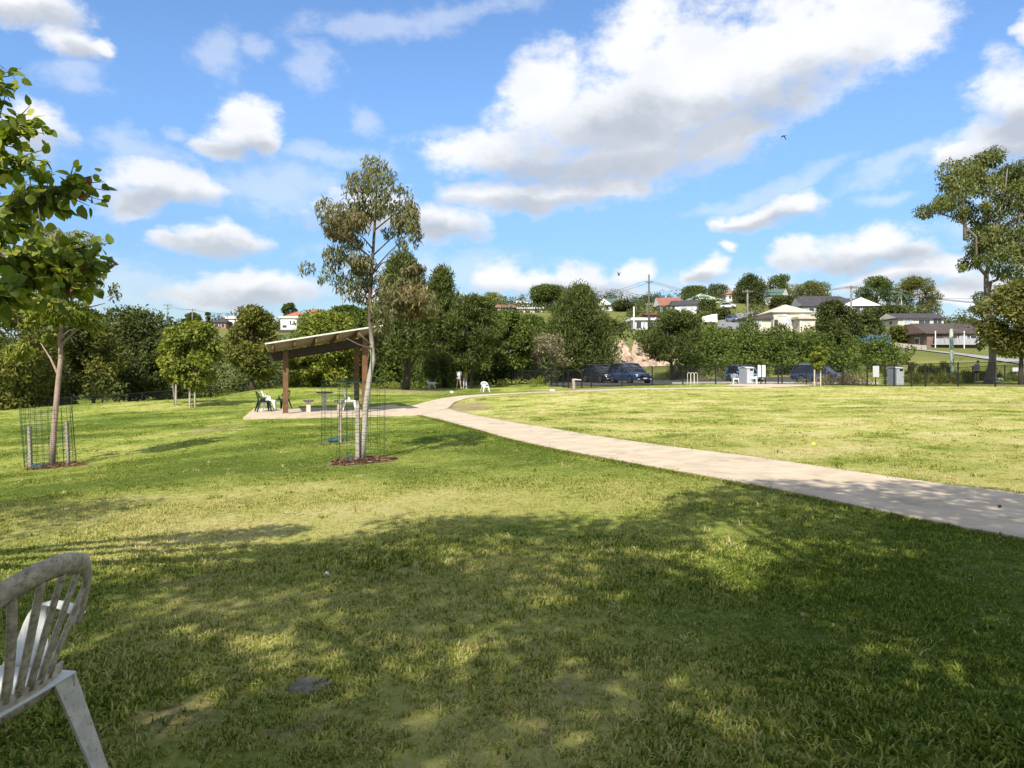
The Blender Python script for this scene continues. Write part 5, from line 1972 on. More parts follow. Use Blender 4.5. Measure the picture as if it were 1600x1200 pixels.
house('green gabled house with white end wall', 943, 971, 245, 487, 476, 465, 'gable_x', M_WHITE, M_TILE_G, [(.1, .5, .1, .85, g_), (.65, .85, .2, .8, g_)], 8, yaw=R(30))
house('white two storey house with flat pale roof behind the short pole', 986, 1036, 168, 527, 499, 496.5, 'flat', pm('pale_grey_wall', (.52, .54, .52), .06, .6, .8), M_WHITE, [(.10, .30, .5, .9, g_), (.34, .44, .5, .9, c_), (.5, .72, .45, .92, g_), (.8, .95, .5, .9, c_), (.1, .4, .05, .35, g_)], 9)
house('red shed roof above the flat roofed house', 1010, 1030, 190, 495, 491, 487.5, 'skillion', M_BRICK, pm('red_roof', (.22, .05, .045), .1, 1, .6), [], 5, side_wins=False)
house('white house with brown red gabled roof left of the white gable', 1029, 1068, 232, 489, 477, 463, 'gable_x', M_WHITE, M_TILE_B, [(.1, .3, .25, .8, g_), (.5, .62, .1, .9, g_), (.75, .95, .25, .8, g_)], 9)
house('white house with dark roof and white gable end', 1054, 1100, 222, 489, 476, 467, 'gable_x', M_WHITE, M_TILE_D, [(.08, .18, .05, .85, 'door'), (.35, .65, .35, .85, c_), (.78, .92, .35, .85, c_)], 9, yaw=R(-22), gable_m=M_WHITE)
house('pale green hip roofed house on the crest', 1074, 1128, 262, 476, 468, 456, 'hip', M_CREAM2, M_TILE_P, [(.1, .3, .2, .8, g_), (.6, .8, .2, .8, g_)], 11)
house('small white house with orange roof on the crest', 1133, 1160, 268, 471, 459, 453, 'hip', M_WHITE, M_TILE_R, [(.15, .3, .35, .75, g_), (.38, .53, .35, .75, g_), (.7, .85, .3, .8, g_)], 8)
house('green roofed house with white gable on the crest', 1204, 1234, 268, 470, 461, 450, 'gable_x', M_WHITE, M_TILE_G, [(.1, .4, .2, .8, c_), (.55, .75, .2, .8, g_)], 8, yaw=R(-35), gable_m=M_WHITE)
house('cream two storey house with broad cream hip roof', 1205, 1270, 172, 518, 487, 473.5, 'hip', M_CREAM, M_TILE_C, [(.10, .36, .76, .98, c_), (.70, .97, .74, .98, c_), (.24, .55, .34, .68, 'c'), (.02, .12, .08, .60, 'door')], 10)
house('flat roofed cream garage left of the cream two storey house', 1166, 1208, 166, 513, 498, 495.5, 'flat', M_CREAM, M_TILE_BR, [(.10, .26, .3, .8, c_), (.35, .6, .3, .8, c_)], 7, side_wins=False)
house('cream walled extension right of the cream two storey house', 1246, 1278, 168, 515, 497, 494.5, 'flat', M_CREAM, M_CREAM2, [(.05, .09, .0, 1, c_)], 7, side_wins=False)
house('long dark roofed house on the crest right of the cream house', 1252, 1345, 218, 492, 478, 463.5, 'gable_x', M_GREYW, M_TILE_D, [(.1, .2, .2, .8, g_), (.7, .9, .2, .9, g_)], 10)
house('dark roofed house with white gable end facing the park', 1318, 1380, 205, 489, 478, 464.5, 'gable_y', M_GREYW, M_TILE_D, [(.15, .3, .1, .9, g_), (.35, .5, .1, .9, g_), (.55, .7, .1, .9, g_), (.75, .9, .1, .9, g_)], 9, gable_m=M_WHITE, yaw=R(-10))
house('dark long roof behind the crest houses', 1255, 1320, 250, 474, 466, 461, 'gable_x', M_GREYW, M_TILE_D, [], 8, side_wins=False)
house('two storey cream house with dark roof right of the domed tree', 1400, 1478, 170, 513, 497, 487.5, 'gable_x', M_CREAM, M_TILE_D, [(.10, .32, .15, .9, c_), (.44, .70, .10, .85, g_), (.76, .96, .30, .95, g_)], 9)
house('low brown roofed house with grey veranda', 1444, 1537, 132, 552, 520, 503, 'gable_x', M_BRICK, M_TILE_BR, [(.12, .28, .45, .9, 'door'), (.42, .56, .5, .9, g_), (.60, .74, .5, .9, c_), (.80, .92, .5, .9, g_)], 9)
v0 = Vector((((1500 - CX) / FPX * 130), 131, EYE + (HOR - 536) / FPX * 130))
ver = thing('veranda', 'grey panelled veranda rail on the low brown house', 'veranda', v0)
for k in range(9):
    MB().box((-3.4 + k * .85, -.1, .35), (.82, .06, .95)).build('panel', M_GREYW, ver)
MB().box((0, .6, -.18), (7.8, 1.5, .14)).build('deck', M_GREYW, ver)
for k in range(4):
    MB().box((-3.7 + k * 2.45, -.15, .4), (.12, .12, 3.4)).build('post', M_WHITE, ver)
house('distant brown red roof behind the low brown house', 1505, 1545, 190, 510, 505, 498, 'hip', M_BRICK, M_TILE_B, [], 7, side_wins=False)
# blue panel fence
bf = thing('blue_panel_fence', 'blue metal panel fence below the dark houses', 'fence', W(1367, 536, 135))
for k in range(6):
    MB().box((-2.6 + k * 1.0, 0, .65), (.97, .05, 1.6)).build('panel', pm('blue_panels', (.055, .125, .22), .1, 1, .6), bf)
gf = thing('timber_fence', 'low grey fence at the upper left of the right grass slope', 'fence', Wg(1384, 124))
for k in range(9):
    a_ = Wg(1384 + k * 7.5, 124 - k * .4) - gf.location
    MB().box(a_ + Vector((0, 0, .35)), (.76, .05, .9)).build('panel', M_STAKE, gf)

# ------------------------------------------------------------------ cars
M_TYRE = pm('tyre_rubber', (.014, .014, .015), .2, 20, .85)
M_RIM = pm('alloy_rim', (.34, .35, .36), .1, 12, .35, metal=.8)
M_CGLASS = pm('car_glass', (.012, .015, .018), .3, 1, .06, spec=.8)
M_LAMP = pm('lamp_lens', (.62, .64, .66), .1, 12, .15)
M_TRIM = pm('black_trim', (.012, .012, .013), .2, 10, .5)
M_PLATE = pm('number_plate', (.62, .60, .48), .05, 10, .5)


def car(label, loc, yaw, paint, suv=True, L=4.8, Wd=1.9, H=1.74, group='parked cars', detail=True, name='parked_car'):
    o = thing(name, label, 'car', loc, yaw, group)
    hw, hl = Wd / 2, L / 2
    zs = H * .57                # shoulder
    # lower body: stations from tail to nose
    st_ = [(-hl, .88, .48, zs * .93), (-hl * .93, .96, .34, zs * 1.0), (-hl * .5, 1.0, .24, zs * 1.01), (0, 1.0, .22, zs), (hl * .42, 1.0, .23, zs * .985), (hl * .66, .985, .24, zs * .95), (hl * .90, .93, .28, zs * .86), (hl * .985, .84, .36, zs * .74), (hl, .78, .42, zs * .62)]
    rows = []
    for (y, k, zb, zt) in st_:
        h_ = hw * k
        rows.append([(-h_ * .90, y, zb), (-h_, y, zb + .14), (-h_ * 1.0, y, (zb + zt) / 2), (-h_ * .985, y, zt - .12), (-h_ * .90, y, zt - .015), (-h_ * .5, y, zt + .03), (0, y, zt + .04), (h_ * .5, y, zt + .03), (h_ * .90, y, zt - .015), (h_ * .985, y, zt - .12), (h_, y, (zb + zt) / 2), (h_, y, zb + .14), (h_ * .90, y, zb)])
    mb = MB().grid(rows)
    n = len(rows[0])
    mb.f.append(tuple(range(n)))
    mb.f.append(tuple((len(rows) - 1) * n + i for i in range(n))[::-1])
    body = mb.build('body', paint, o, smooth=True)
    # glasshouse and roof
    if suv:
        cs = [(-hl * .95, .82, zs * .98), (-hl * .86, .78, H * .90), (-hl * .70, .76, H * .985), (-hl * .2, .77, H), (hl * .12, .76, H * .985), (hl * .46, .84, zs * .99)]
    else:
        cs = [(-hl * .78, .80, zs * .98), (-hl * .48, .74, H * .96), (-hl * .2, .74, H), (hl * .02, .74, H * .985), (hl * .46, .84, zs * .99), (hl * .46, .84, zs * .98)]
    rows = []
    for (y, k, zt) in cs:
        a_, b_ = hw * .93, hw * k
        s = max(0.0, (zt - zs) / (H - zs))
        kk = a_ * (1 - s) + b_ * s
        rows.append([(-a_, y, zs * .96), (-kk, y, zt - .05 * s), (-kk * .9, y, zt), (0, y, zt + .025 * s), (kk * .9, y, zt), (kk, y, zt - .05 * s), (a_, y, zs * .96)])
    gh = MB().grid(rows).build('windows', M_CGLASS, o, smooth=True)
    i0, i1 = (1, 4) if suv else (1, 3)
    rr = [[(p[0] * 1.01, p[1], p[2] + .012) for p in rows[i][1:6]] for i in range(i0, i1 + 1)]
    MB().grid(rr).build('roof', paint, body, smooth=True, solid=.02)
    for sx_ in (-1, 1):
        for (ia, ib, wd) in ([(0, 1, .09), (4, 5, .07)] if suv else [(0, 1, .09), (3, 4, .07)]):
            k = 1 if sx_ < 0 else 5
            p0, p1 = Vector(rows[ia][k]) * 1.0, Vector(rows[ib][k])
            MB().tube([p0 + Vector((sx_ * .01, 0, 0)), p1 + Vector((sx_ * .01, 0, 0))], wd * .5, 6).build('pillar', paint, body)
        k = 1 if sx_ < 0 else 5
        for y in ((-hl * .42, -hl * .02) if suv else (-hl * .12,)):
            s_top = H - .06
            MB().beam((sx_ * hw * .935, y, zs * .97), (sx_ * hw * .80, y, s_top), .03, .08, up=(0, 1, 0)).build('pillar', M_TRIM, body)
        m_ = MB().ball((sx_ * (hw + .09), hl * .36, zs + .09), (.11, .07, .075), 10, 6).build('mirror', paint, o, smooth=True)
        # wheels
        for y in (hl * .60, -hl * .58):
            wr = .36 if suv else .32
            ax = Vector((sx_, 0, 0))
            c = Vector((sx_ * (hw - .13), y, wr))
            arch = MB().tube([c - ax * .05, c + ax * .128], wr + .055, 22).build('wheel_arch', M_TRIM, body)
            ty = MB().tube([c - ax * .10, c - ax * .09, c + ax * .12, c + ax * .142], [wr - .03, wr, wr, wr - .03], 24).build('wheel', M_TYRE, o, smooth=False)
            MB().tube([c + ax * .11, c + ax * .150], wr * .66, 18).build('rim', M_RIM, ty)
            for q in range(5):
                a_ = 2 * math.pi * q / 5
                MB().beam(c + ax * .152, c + ax * .152 + Vector((0, math.cos(a_), math.sin(a_))) * wr * .6, .05, .02, up=ax).build('spoke', M_TRIM, ty)
        # lamps
        MB().ball((sx_ * hw * .70, hl * .925, zs * .755), (.20, .10, .065), 10, 6).build('headlight', M_LAMP, o, smooth=True)
        MB().box((sx_ * hw * .84, -hl * .955, zs * .86), (.16, .12, .22)).build('tail_light', pm('tail_lens', (.25, .015, .015), .1, 9, .2), o)
        MB().box((sx_ * hw * .62, hl * .985, .40), (.26, .08, .07)).build('fog_lamp', M_LAMP, o)
    MB().box((0, hl * .985, zs * .70), (hw * .80, .07, .20)).build('grille', M_TRIM, o)
    MB().beam((-hw * .3, hl * 1.005, zs * .62), (hw * .3, hl * 1.005, zs * .78), .02, .03).build('badge', M_RIM, o)
    MB().box((0, hl * .99, .36), (hw * 1.1, .08, .12)).build('lower_grille', M_TRIM, o)
    MB().box((0, hl * 1.012, .47), (.38, .02, .11)).build('number_plate', M_PLATE, o)
    if suv:
        for sx_ in (-1, 1):
            MB().tube([(sx_ * hw * .70, -hl * .68, H + .02), (sx_ * hw * .70, -hl * .6, H + .055), (sx_ * hw * .70, hl * .02, H + .055), (sx_ * hw * .70, hl * .1, H + .02)], .018, 6).build('roof_rail', M_RIM, o)
    return o


def paint(name, col):
    m = pm(name, col, .03, 2, .28, spec=.6)
    m.node_tree.nodes['Principled BSDF'].inputs['Coat Weight'].default_value = .8
    m.node_tree.nodes['Principled BSDF'].inputs['Coat Roughness'].default_value = .08
    return m


def facing(dx, dy):
    return math.atan2(-dx, dy)


def car_at(px, D, dx, dy, label, pt, lift=.05, **kw):
    p = Wg(px, D)
    p.z += lift
    return car(label, p, facing(dx, dy), pt, **kw)


car_at(984, 69.5, .40, -.92, 'blue four wheel drive with silver trim parked facing the park', paint('blue_paint', (.018, .045, .115)), L=4.95, Wd=1.96, H=1.80)
car_at(938, 73.5, .42, -.9, 'black four wheel drive parked left of the blue one', paint('black_paint', (.012, .015, .022)), L=4.6, Wd=1.85, H=1.68)
car_at(1282, 65.5, .80, -.6, 'dark blue car behind the fence near the young sapling', paint('navy_paint', (.020, .038, .085)), L=4.6, H=1.62)
car_at(1163, 66.5, .15, -.98, 'light blue car half hidden behind the left grey bin', paint('light_blue_paint', (.12, .22, .36)), L=4.3, Wd=1.78, H=1.55)
car_at(1146, 197, .35, -.93, 'silver blue four wheel drive parked on the hill road', paint('silver_blue_paint', (.15, .19, .27)), lift=.2, group='cars on the hill')
car_at(1139, 238, .8, -.5, 'white utility car near the crest of the hill', paint('white_paint_gloss', (.68, .68, .66)), lift=.2, group='cars on the hill')
tr_ = thing('covered_trailer', 'white covered trailer parked left of the hill road', 'trailer', Wg(1109, 186), R(20))
MB().raw([(-1.6, -1, .5), (1.6, -1, .5), (1.6, 1, .5), (-1.6, 1, .5), (-1.6, -1, 1.9), (1.5, -1, 2.6), (1.5, 1, 2.6), (-1.6, 1, 1.9)], [(0, 3, 2, 1), (4, 5, 6, 7), (0, 1, 5, 4), (1, 2, 6, 5), (2, 3, 7, 6), (3, 0, 4, 7)]).build('cover', M_WHITE, tr_, bevel=.15)
for sx_ in (-.5, .5):
    for sy_ in (-.95, .95):
        MB().tube([(sx_, sy_ - .1, .3), (sx_, sy_ + .1, .3)], .3, 14).build('wheel', M_TYRE, tr_)

# ------------------------------------------------------------------ bins, signs, bike rack, tap
M_BINL = pm('light_grey_panel', (.50, .52, .56), .05, 3, .5)
M_BIN_SHADE = pm('shaded_grey_panel', (.20, .215, .245), .06, 3, .5)  # sides darker than the door: their shade is put into the colour


def bin_(label, px, D, yaw):
    o = thing('bin_enclosure', label, 'bin', Wg(px, D), yaw, 'grey bin enclosures')
    h = 1.18
    MB().box((0, 0, .04), (.80, .80, .06)).build('base', M_BIN_SHADE, o)
    for sx_ in (-1, 1):
        MB().box((sx_ * .375, 0, h / 2 + .05), (.03, .76, h)).build('side_panel', M_BIN_SHADE, o)
    dr = MB().box((0, -.385, h / 2 + .05), (.78, .03, h)).build('door', M_BINL, o)
    MB().box((.12, -.404, h - .06), (.34, .012, .15)).build('chute_opening', M_BLACK, dr)
    MB().box((.30, -.404, h * .52), (.03, .012, .10)).build('handle', M_BLACK, dr)
    MB().box((0, .385, h / 2 + .05), (.72, .03, h)).build('back_panel', M_BIN_SHADE, o)
    rows = [[(x, y, h + .06 + .10 * (1 - (y / .44) ** 2)) for x in (-.43, .43)] for y in np.linspace(-.44, .44, 7)]
    MB().grid(rows).build('lid', pm('pale_grey_lid', (.58, .60, .62), .05, 3, .5), o, solid=.03)
    return o


bin_('grey bin enclosure beside the white chair', 1166, 60.0, R(34))
bin_('grey bin enclosure behind the right fence', 1399, 55.5, R(26))
M_SIGN = pm('sign_white', (.66, .67, .68), .04, 3, .5)


def sign(label, px, D, panels, z0_, z1_, post=True):
    o = thing('notice_sign', label, 'sign', Wg(px, D), R(0))
    if post:
        MB().tube([(0, 0, -.2), (0, 0, z1_ + .06)], .045, 8).build('post', M_BLACK, o)
    for (xa, xb) in panels:
        p_ = MB().box(((xa + xb) / 2, -.07, (z0_ + z1_) / 2), (xb - xa, .03, z1_ - z0_)).build('panel', M_SIGN, o)
        MB().box(((xa + xb) / 2, -.05, (z0_ + z1_) / 2), (xb - xa + .02, .01, z1_ - z0_ + .02)).build('panel_backing', M_GALV, p_)
    return o


sign('twin white notice panels on one black post', 1189, 59.3, [(-.26, -.05), (.05, .32)], .55, 1.46)
sign('single white notice panel on the right fence', 1368, 55.0, [(-.22, .22)], .62, 1.42)
sg = sign('small grey notice on the far fence', 1586, 63.5, [(-.26, .26)], .70, 1.02, True)
q = Wg(1182, 59.6)
hp = thing('bin_post', 'short pale timber post right of the left bin', 'post', q)
MB().box((0, 0, .32), (.12, .12, .64)).build('post', M_CREAM, hp)
MB().box((-.22, 0, .5), (.34, .06, .16)).build('arm', M_WHITE, hp)
# hoop rack
bk = thing('bike_rack', 'pale metal bike rack of three joined hoops', 'bike rack', Wg(1082, 60.0))
for k in range(3):
    x = -.27 + k * .27
    MB().tube([(x - .12, 0, -.1), (x - .12, 0, .80), (x - .10, 0, .88), (x - .05, 0, .93), (x + .05, 0, .93), (x + .10, 0, .88), (x + .12, 0, .80), (x + .12, 0, -.1)], .022, 8).build('hoop', pm('pale_steel', (.50, .48, .42), .1, 4, .5), bk)
# timber post with a cross arm by the far path
tp0 = on_ground(897, 607.5)
tpn = thing('drinking_tap', 'weathered timber post with side arm beside the far path', 'tap', (tp0[0], tp0[1], gz(*tp0)))
MB().tube([(0, 0, -.2), (-.02, 0, .45), (-.08, 0, .78)], [.13, .12, .11], 8).build('post', M_STAKE, tpn)
MB().tube([(-.08, 0, .72), (.25, 0, .70), (.55, 0, .68)], [.06, .05, .04], 8).build('arm', pm('pale_timber', (.48, .45, .38), .15, 8, .9), tpn)
for (px, py, lb_) in ((863, 611, 'pale stone left of the weathered post beside the far path'), (706, 614, 'small pale stone on the grass near the dog walkers')):
    p = on_ground(px, py)
    o = MB().ball((0, 0, .04), (.22 if px > 800 else .12, .12, .09), 8, 6).build('pale_stone', M_WHITE, None, loc=(p[0], p[1], gz(*p)))
    tag(o, lb_, 'stone')

# young sapling with two stakes
sp_ = Wg(1278, 52.5)
tree('small round sapling with a thin pale trunk by the fence', 1278, 52.5, 542, 16, 'round', 'bright', 130, .45, 1500, 16, name='sapling', tr=.05, leafscale=.7)
for (dx_, lb_) in ((-.30, 'left'), (.12, 'right')):
    o = MB().beam((0, 0, -.2), (0, 0, 1.15), .07, .07).build('timber_stake', pm('pale_stake', (.46, .40, .30), .2, 12, .9), None, loc=(sp_.x + dx_, sp_.y - .15, gz(sp_.x, sp_.y)))
    tag(o, '%s timber stake of the small round sapling' % lb_, 'stake', 'timber stakes round the young trees')
# ------------------------------------------------------------------ poles and wires
M_POLE = pm('grey_timber_pole', (.19, .18, .155), .2, 2, .9)
M_POLEG = pm('green_timber_pole', (.30, .36, .28), .15, 2, .9)
POLES = {}


def pole(key, label, px, D, base_py, top_py, arms=(), rad=.16, mat=None, lean=0.0):
    zb, zt = EYE + (HOR - base_py) / FPX * D, EYE + (HOR - top_py) / FPX * D
    x = (px - CX) / FPX * D
    zb = min(zb, gz(x, D))
    o = thing('utility_pole', label, 'pole', (x, D, zb), 0, 'utility poles')
    h = zt - zb
    MB().tube([(0, 0, -.5), (lean * h * .5, 0, h * .5), (lean * h, 0, h)], [rad, rad * .9, rad * .78], 10).build('shaft', mat or M_POLE, o, smooth=True)
    for (dz, half) in arms:
        c = MB().box((lean * h, -.15, h - dz), (half * 2, .14, .16)).build('crossarm', M_POLE, o)
        for k in (-1, -.45, .45, 1):
            MB().tube([(lean * h + k * half * .95, -.15, h - dz + .08), (lean * h + k * half * .95, -.15, h - dz + .32)], .05, 6).build('insulator', M_GALV, c)
    POLES[key] = (Vector((x + lean * h, D - .15, zb + h)), arms)


pole('a', 'tall utility pole with two crossarms above the flat roofed house', 1014, 165, 505, 429, ((1.6, .9), (3.9, .7), (6.4, .8)), .23, pm('grey_green_pole', (.10, .11, .09), .2, 2, .9))
pole('b', 'short pale pole stub in front of the flat roofed house', 990.5, 125, 534, 479, (), .17, pm('pale_pole', (.46, .46, .40), .1, 2, .9))
pole('c', 'utility pole with single crossarm beside the hill road', 1168, 160, 513, 453, ((.4, 1.1),), .22)
pole('d', 'utility pole with crossarm in front of the dark long roof', 1330, 150, 530, 446, ((.5, 1.0),), .22)
pole('e', 'leaning green pole behind the right fence', 1489, 62, 600, 513, (), .17, M_POLEG, -.035)
pole('f', 'distant utility pole above the wide dark round tree', 262, 210, 520, 475, ((.3, 1.2), (1.3, .8)), .16)
pole('g', 'distant utility pole left of the far dark roofed house', 300.5, 205, 520, 482, ((.4, 1.0),), .16)
pole('h', 'thin distant pole left of the young gum crown', 535, 230, 510, 464, ((.6, .7),), .14)
pole('i', 'small distant pole on the crest right of the umbrella tree', 1234, 290, 470, 443, ((.3, 1.0),), .16)
pole('j', 'distant pole at the left end of the hill line', 168, 190, 520, 480, ((.3, 1.2),), .15)


def wire(a_, b_, sag, mb):
    pts = []
    for i in range(13):
        s = i / 12
        p = a_.lerp(b_, s)
        p.z -= sag * 4 * s * (1 - s)
        pts.append(p)
    mb.tube(pts, .030, 4, False)


def line(label, a_, b_, n, sag, half=.9, drop=0.0):
    root = thing('power_line', label, 'power line', a_)
    for k in range(n):
        off = (k - (n - 1) / 2) * 2 * half / max(1, n - 1)
        mb = MB()
        wire(Vector((off, 0, -drop)), b_ - a_ + Vector((off, 0, -drop)), sag, mb)
        mb.build('wire', M_BLACK, root)


pa, pc, pd = POLES['a'][0], POLES['c'][0], POLES['d'][0]
line('power line from the tall pole to the hill road pole', pa, pc + Vector((0, 0, -.2)), 3, .8, .9, 1.4)
line('power line from the hill road pole to the dark roof pole', pc, pd, 3, .8, .9, .2)
line('power line from the tall pole off to the left', pa, W(800, 478, 230), 2, 1.5, .9, 1.4)
line('power line from the dark roof pole to the right edge', pd, W(1640, 478, 110), 3, .6, .9, .2)
line('lower power line across the sky at the right', W(1380, 462, 170), W(1660, 466, 140), 2, .4, .3, 0)
line('power line between the two distant left poles', POLES['f'][0], POLES['g'][0], 2, .4, .8, .3)
line('service wire from the leaning green pole to the low brown house', POLES['e'][0], W(1535, 512, 130), 1, .5, 0, .2)
line('power line from the distant left pole to the far house', POLES['g'][0], W(372, 487, 236), 2, .6, .8, .3)

# ------------------------------------------------------------------ birds
def bird(label, px, py, D, span, bank):
    o = thing('flying_bird', label, 'bird', W(px, py, D), R(40))
    MB().tube([(0, -.20, 0), (0, -.10, .02), (0, .05, .03), (0, .16, .02), (0, .24, .0)], [.02, .055, .07, .045, .01], 8).build('body', M_BLACK, o, smooth=True)
    for s in (-1, 1):
        MB().grid([[(s * x * span, .10 - .1 * x - c * (1 - x * .6), .03 + bank * x + .12 * math.sin(math.pi * x)) for c in (0, .16)] for x in (0, .25, .5, .75, 1)]).build('wing', M_BLACK, o, solid=.012)
    MB().raw([(-.03, -.18, .01), (.03, -.18, .01), (.07, -.36, 0), (-.07, -.36, 0)], [(0, 1, 2, 3)]).build('tail', M_BLACK, o, solid=.01)


bird('dark bird gliding below the large cloud', 1224, 213, 75, .42, -.30)
bird('tiny dark bird above the spiky needle tree', 967, 430, 95, .40, .35)
# ------------------------------------------------------------------ people and dogs: skinned skeletons
def skin_obj(name, J, E, mat, parent, root=0, sub=2):
    """J: list of (x, y, z, radius or (rx, ry)); E: edges"""
    me_ = bpy.data.meshes.new(name)
    me_.from_pydata([j[:3] for j in J], E, [])
    o = bpy.data.objects.new(name, me_)
    COL.objects.link(o)
    o.parent = parent
    me_.materials.append(mat)
    o.modifiers.new('skin', 'SKIN').use_smooth_shade = True
    sv = me_.skin_vertices[0].data
    for i, j in enumerate(J):
        q = j[3]
        sv[i].radius = q if hasattr(q, '__len__') else (q, q)
        sv[i].use_root = (i == root)
    m = o.modifiers.new('sub', 'SUBSURF')
    m.levels = m.render_levels = sub
    return o


M_SKIN = pm('skin', (.48, .29, .21), .05, 8, .6)
M_HAIRB = pm('brown_hair', (.07, .04, .025), .2, 30, .6)


def hand(J, E, wrist_i, d, side, bend):
    """five fingers and a thumb root from the wrist"""
    w0 = Vector(J[wrist_i][:3])
    d = Vector(d).normalized()
    s = Vector(side).normalized()
    J.append((*(w0 + d * .05), (.032, .020)))
    palm = len(J) - 1
    E.append((wrist_i, palm))
    for k, (off, ln) in enumerate(((-.028, .065), (-.009, .078), (.010, .074), (.028, .058))):
        a_ = w0 + d * .09 + s * off
        b_ = a_ + d * ln * .5 + Vector(bend) * .012
        c_ = b_ + d * ln * .4 + Vector(bend) * .03
        n_ = len(J)
        J.extend([(*a_, .009), (*b_, .0085), (*c_, .007)])
        E.extend([(palm, n_), (n_, n_ + 1), (n_ + 1, n_ + 2)])
    a_ = w0 + d * .035 - s * .04
    b_ = a_ + d * .035 - s * .02
    n_ = len(J)
    J.extend([(*a_, .011), (*b_, .009)])
    E.extend([(palm, n_), (n_, n_ + 1)])


def person(label, loc, yaw, top_m, leg_m, head_tilt=.06, stance=.11, arms='front', long_legs=False, hair='pony', hair_m=None, cap=None, H=1.66, stride=0.0):
    o = thing('person', label, 'person', loc, yaw)
    k = H / 1.66
    J, E = [], []

    def add(p, r_, par=None):
        J.append((p[0] * k, p[1] * k, p[2] * k, (r_[0] * k, r_[1] * k) if hasattr(r_, '__len__') else r_ * k))
        if par is not None:
            E.append((par, len(J) - 1))
        return len(J) - 1
    pel = add((0, 0, .90), (.150, .105))
    wst = add((0, .01, 1.05), (.120, .085), pel)
    chs = add((0, .02, 1.24), (.145, .095), wst)
    nk0 = add((0, .025, 1.37), (.075, .06), chs)
    nk = add((0, .03 + head_tilt * .4, 1.43), .048, nk0)
    jaw = add((0, .05 + head_tilt, 1.49), (.062, .068), nk)
    hd = add((0, .045 + head_tilt, 1.56), (.075, .090), jaw)
    tp_ = add((0, .035 + head_tilt, 1.62), (.055, .066), hd)
    limbs = {}
    for s in (-1, 1):
        sh_ = add((s * .165, .02, 1.34), .055, nk0)
        if arms == 'front':
            el_ = add((s * .215, .06, 1.10), .040, sh_)
            wr_ = add((s * .11, .26, 1.02), .026, el_)
            dd = (-s * .4, .8, -.1)
        elif arms == 'down':
            el_ = add((s * .215, .0, 1.08), .040, sh_)
            wr_ = add((s * .20, .09, .86), .026, el_)
            dd = (0, .25, -1)
        else:
            el_ = add((s * .20, .12, 1.12), .040, sh_)
            wr_ = add((s * .15, .30, .95), .026, el_)
            dd = (0, .7, -.6)
        hand(J, E, wr_, dd, (0, 1, 0) if arms == 'down' else (1, 0, 0), (0, .6, 0) if arms == 'down' else (0, 0, -.8))
        fw = stride * s
        hp_ = add((s * .085, 0, .82), (.095, .095), pel)
        kn = add((s * (.085 + stance * .4), fw * .5 + .02, .47), .056, hp_)
        cf = add((s * (.085 + stance * .6), fw * .75 - .015, .30), .052, kn)
        an = add((s * (.085 + stance), fw - .02, .08), .034, cf)
        ft = add((s * (.085 + stance * 1.1), fw + .03, .035), (.038, .034), an)
        te = add((s * (.09 + stance * 1.25), fw + .15, .025), (.036, .022), ft)
        limbs[s] = (hp_, kn, cf, an, ft, te, sh_, el_, wr_)
    body = skin_obj('body', J, E, M_SKIN, o)

    def cut(ids, grow, name, mat, ends=()):
        idx = {i: n_ for n_, i in enumerate(ids)}
        J2 = []
        for i in ids:
            q = J[i][3]
            q = q if hasattr(q, '__len__') else (q, q)
            J2.append((*J[i][:3], (q[0] + grow, q[1] + grow)))
        E2 = [(idx[a_], idx[b_]) for a_, b_ in E if a_ in idx and b_ in idx]
        for (a_, b_, f_, rad) in ends:         # hem part way along a limb
            p = Vector(J[a_][:3]).lerp(Vector(J[b_][:3]), f_)
            J2.append((*p, rad))
            E2.append((idx[a_], len(J2) - 1))
        return skin_obj(name, J2, E2, mat, o)
    L_, R_ = limbs[-1], limbs[1]
    cut([pel, wst, chs, nk0, L_[6], R_[6]], .020, 'shirt', top_m, [(L_[6], L_[7], .55, .062), (R_[6], R_[7], .55, .062)])
    if long_legs:
        cut([pel, L_[0], L_[1], L_[2], R_[0], R_[1], R_[2]], .020, 'trousers', leg_m, [(L_[2], L_[3], .9, .062), (R_[2], R_[3], .9, .062)])
    else:
        cut([pel, L_[0], R_[0]], .020, 'shorts', leg_m, [(L_[0], L_[1], .42, .092), (R_[0], R_[1], .42, .092)])
    hy = (.040 + head_tilt) * k
    hz = 1.575 * k
    hm = MB()
    hm.ball((0, hy - .018, hz + .012), (.088, .098, .082), 14, 9)
    if hair == 'pony':
        hm.tube([(0, hy - .10, hz + .04), (0, hy - .16, hz + .01), (0, hy - .15, hz - .08), (0, hy - .12, hz - .16)], [.03, .035, .03, .01], 8)
    hm.build('hair', hair_m or M_HAIRB, o, smooth=True)
    fc = hy + .088
    for s in (-1, 1):
        MB().ball((s * .030, fc - .012, hz - .015), .011, 8, 6).build('eye', M_TRIM, o)
        MB().ball((s * .082, hy + .005, hz - .02), (.012, .022, .032), 8, 6).build('ear', M_SKIN, o, smooth=True)
        a_ = Vector(J[limbs[s][4]][:3])
        b_ = Vector(J[limbs[s][5]][:3])
        MB().tube([a_ + Vector((0, -.07, .01)), a_ + Vector((0, .0, .012)), b_ + Vector((0, .03, .005))], [.042, .050, .032], 10).build('shoe', pm('white_shoe', (.60, .58, .55), .1, 9, .7), o, smooth=True)
    MB().tube([(0, fc - .02, hz - .005), (0, fc + .012, hz - .035), (0, fc - .012, hz - .045)], [.008, .014, .008], 6).build('nose', M_SKIN, o, smooth=True)
    MB().ball((0, fc - .022, hz - .075), (.022, .008, .006), 8, 5).build('mouth', pm('lips', (.36, .15, .13), .1, 9, .6), o)
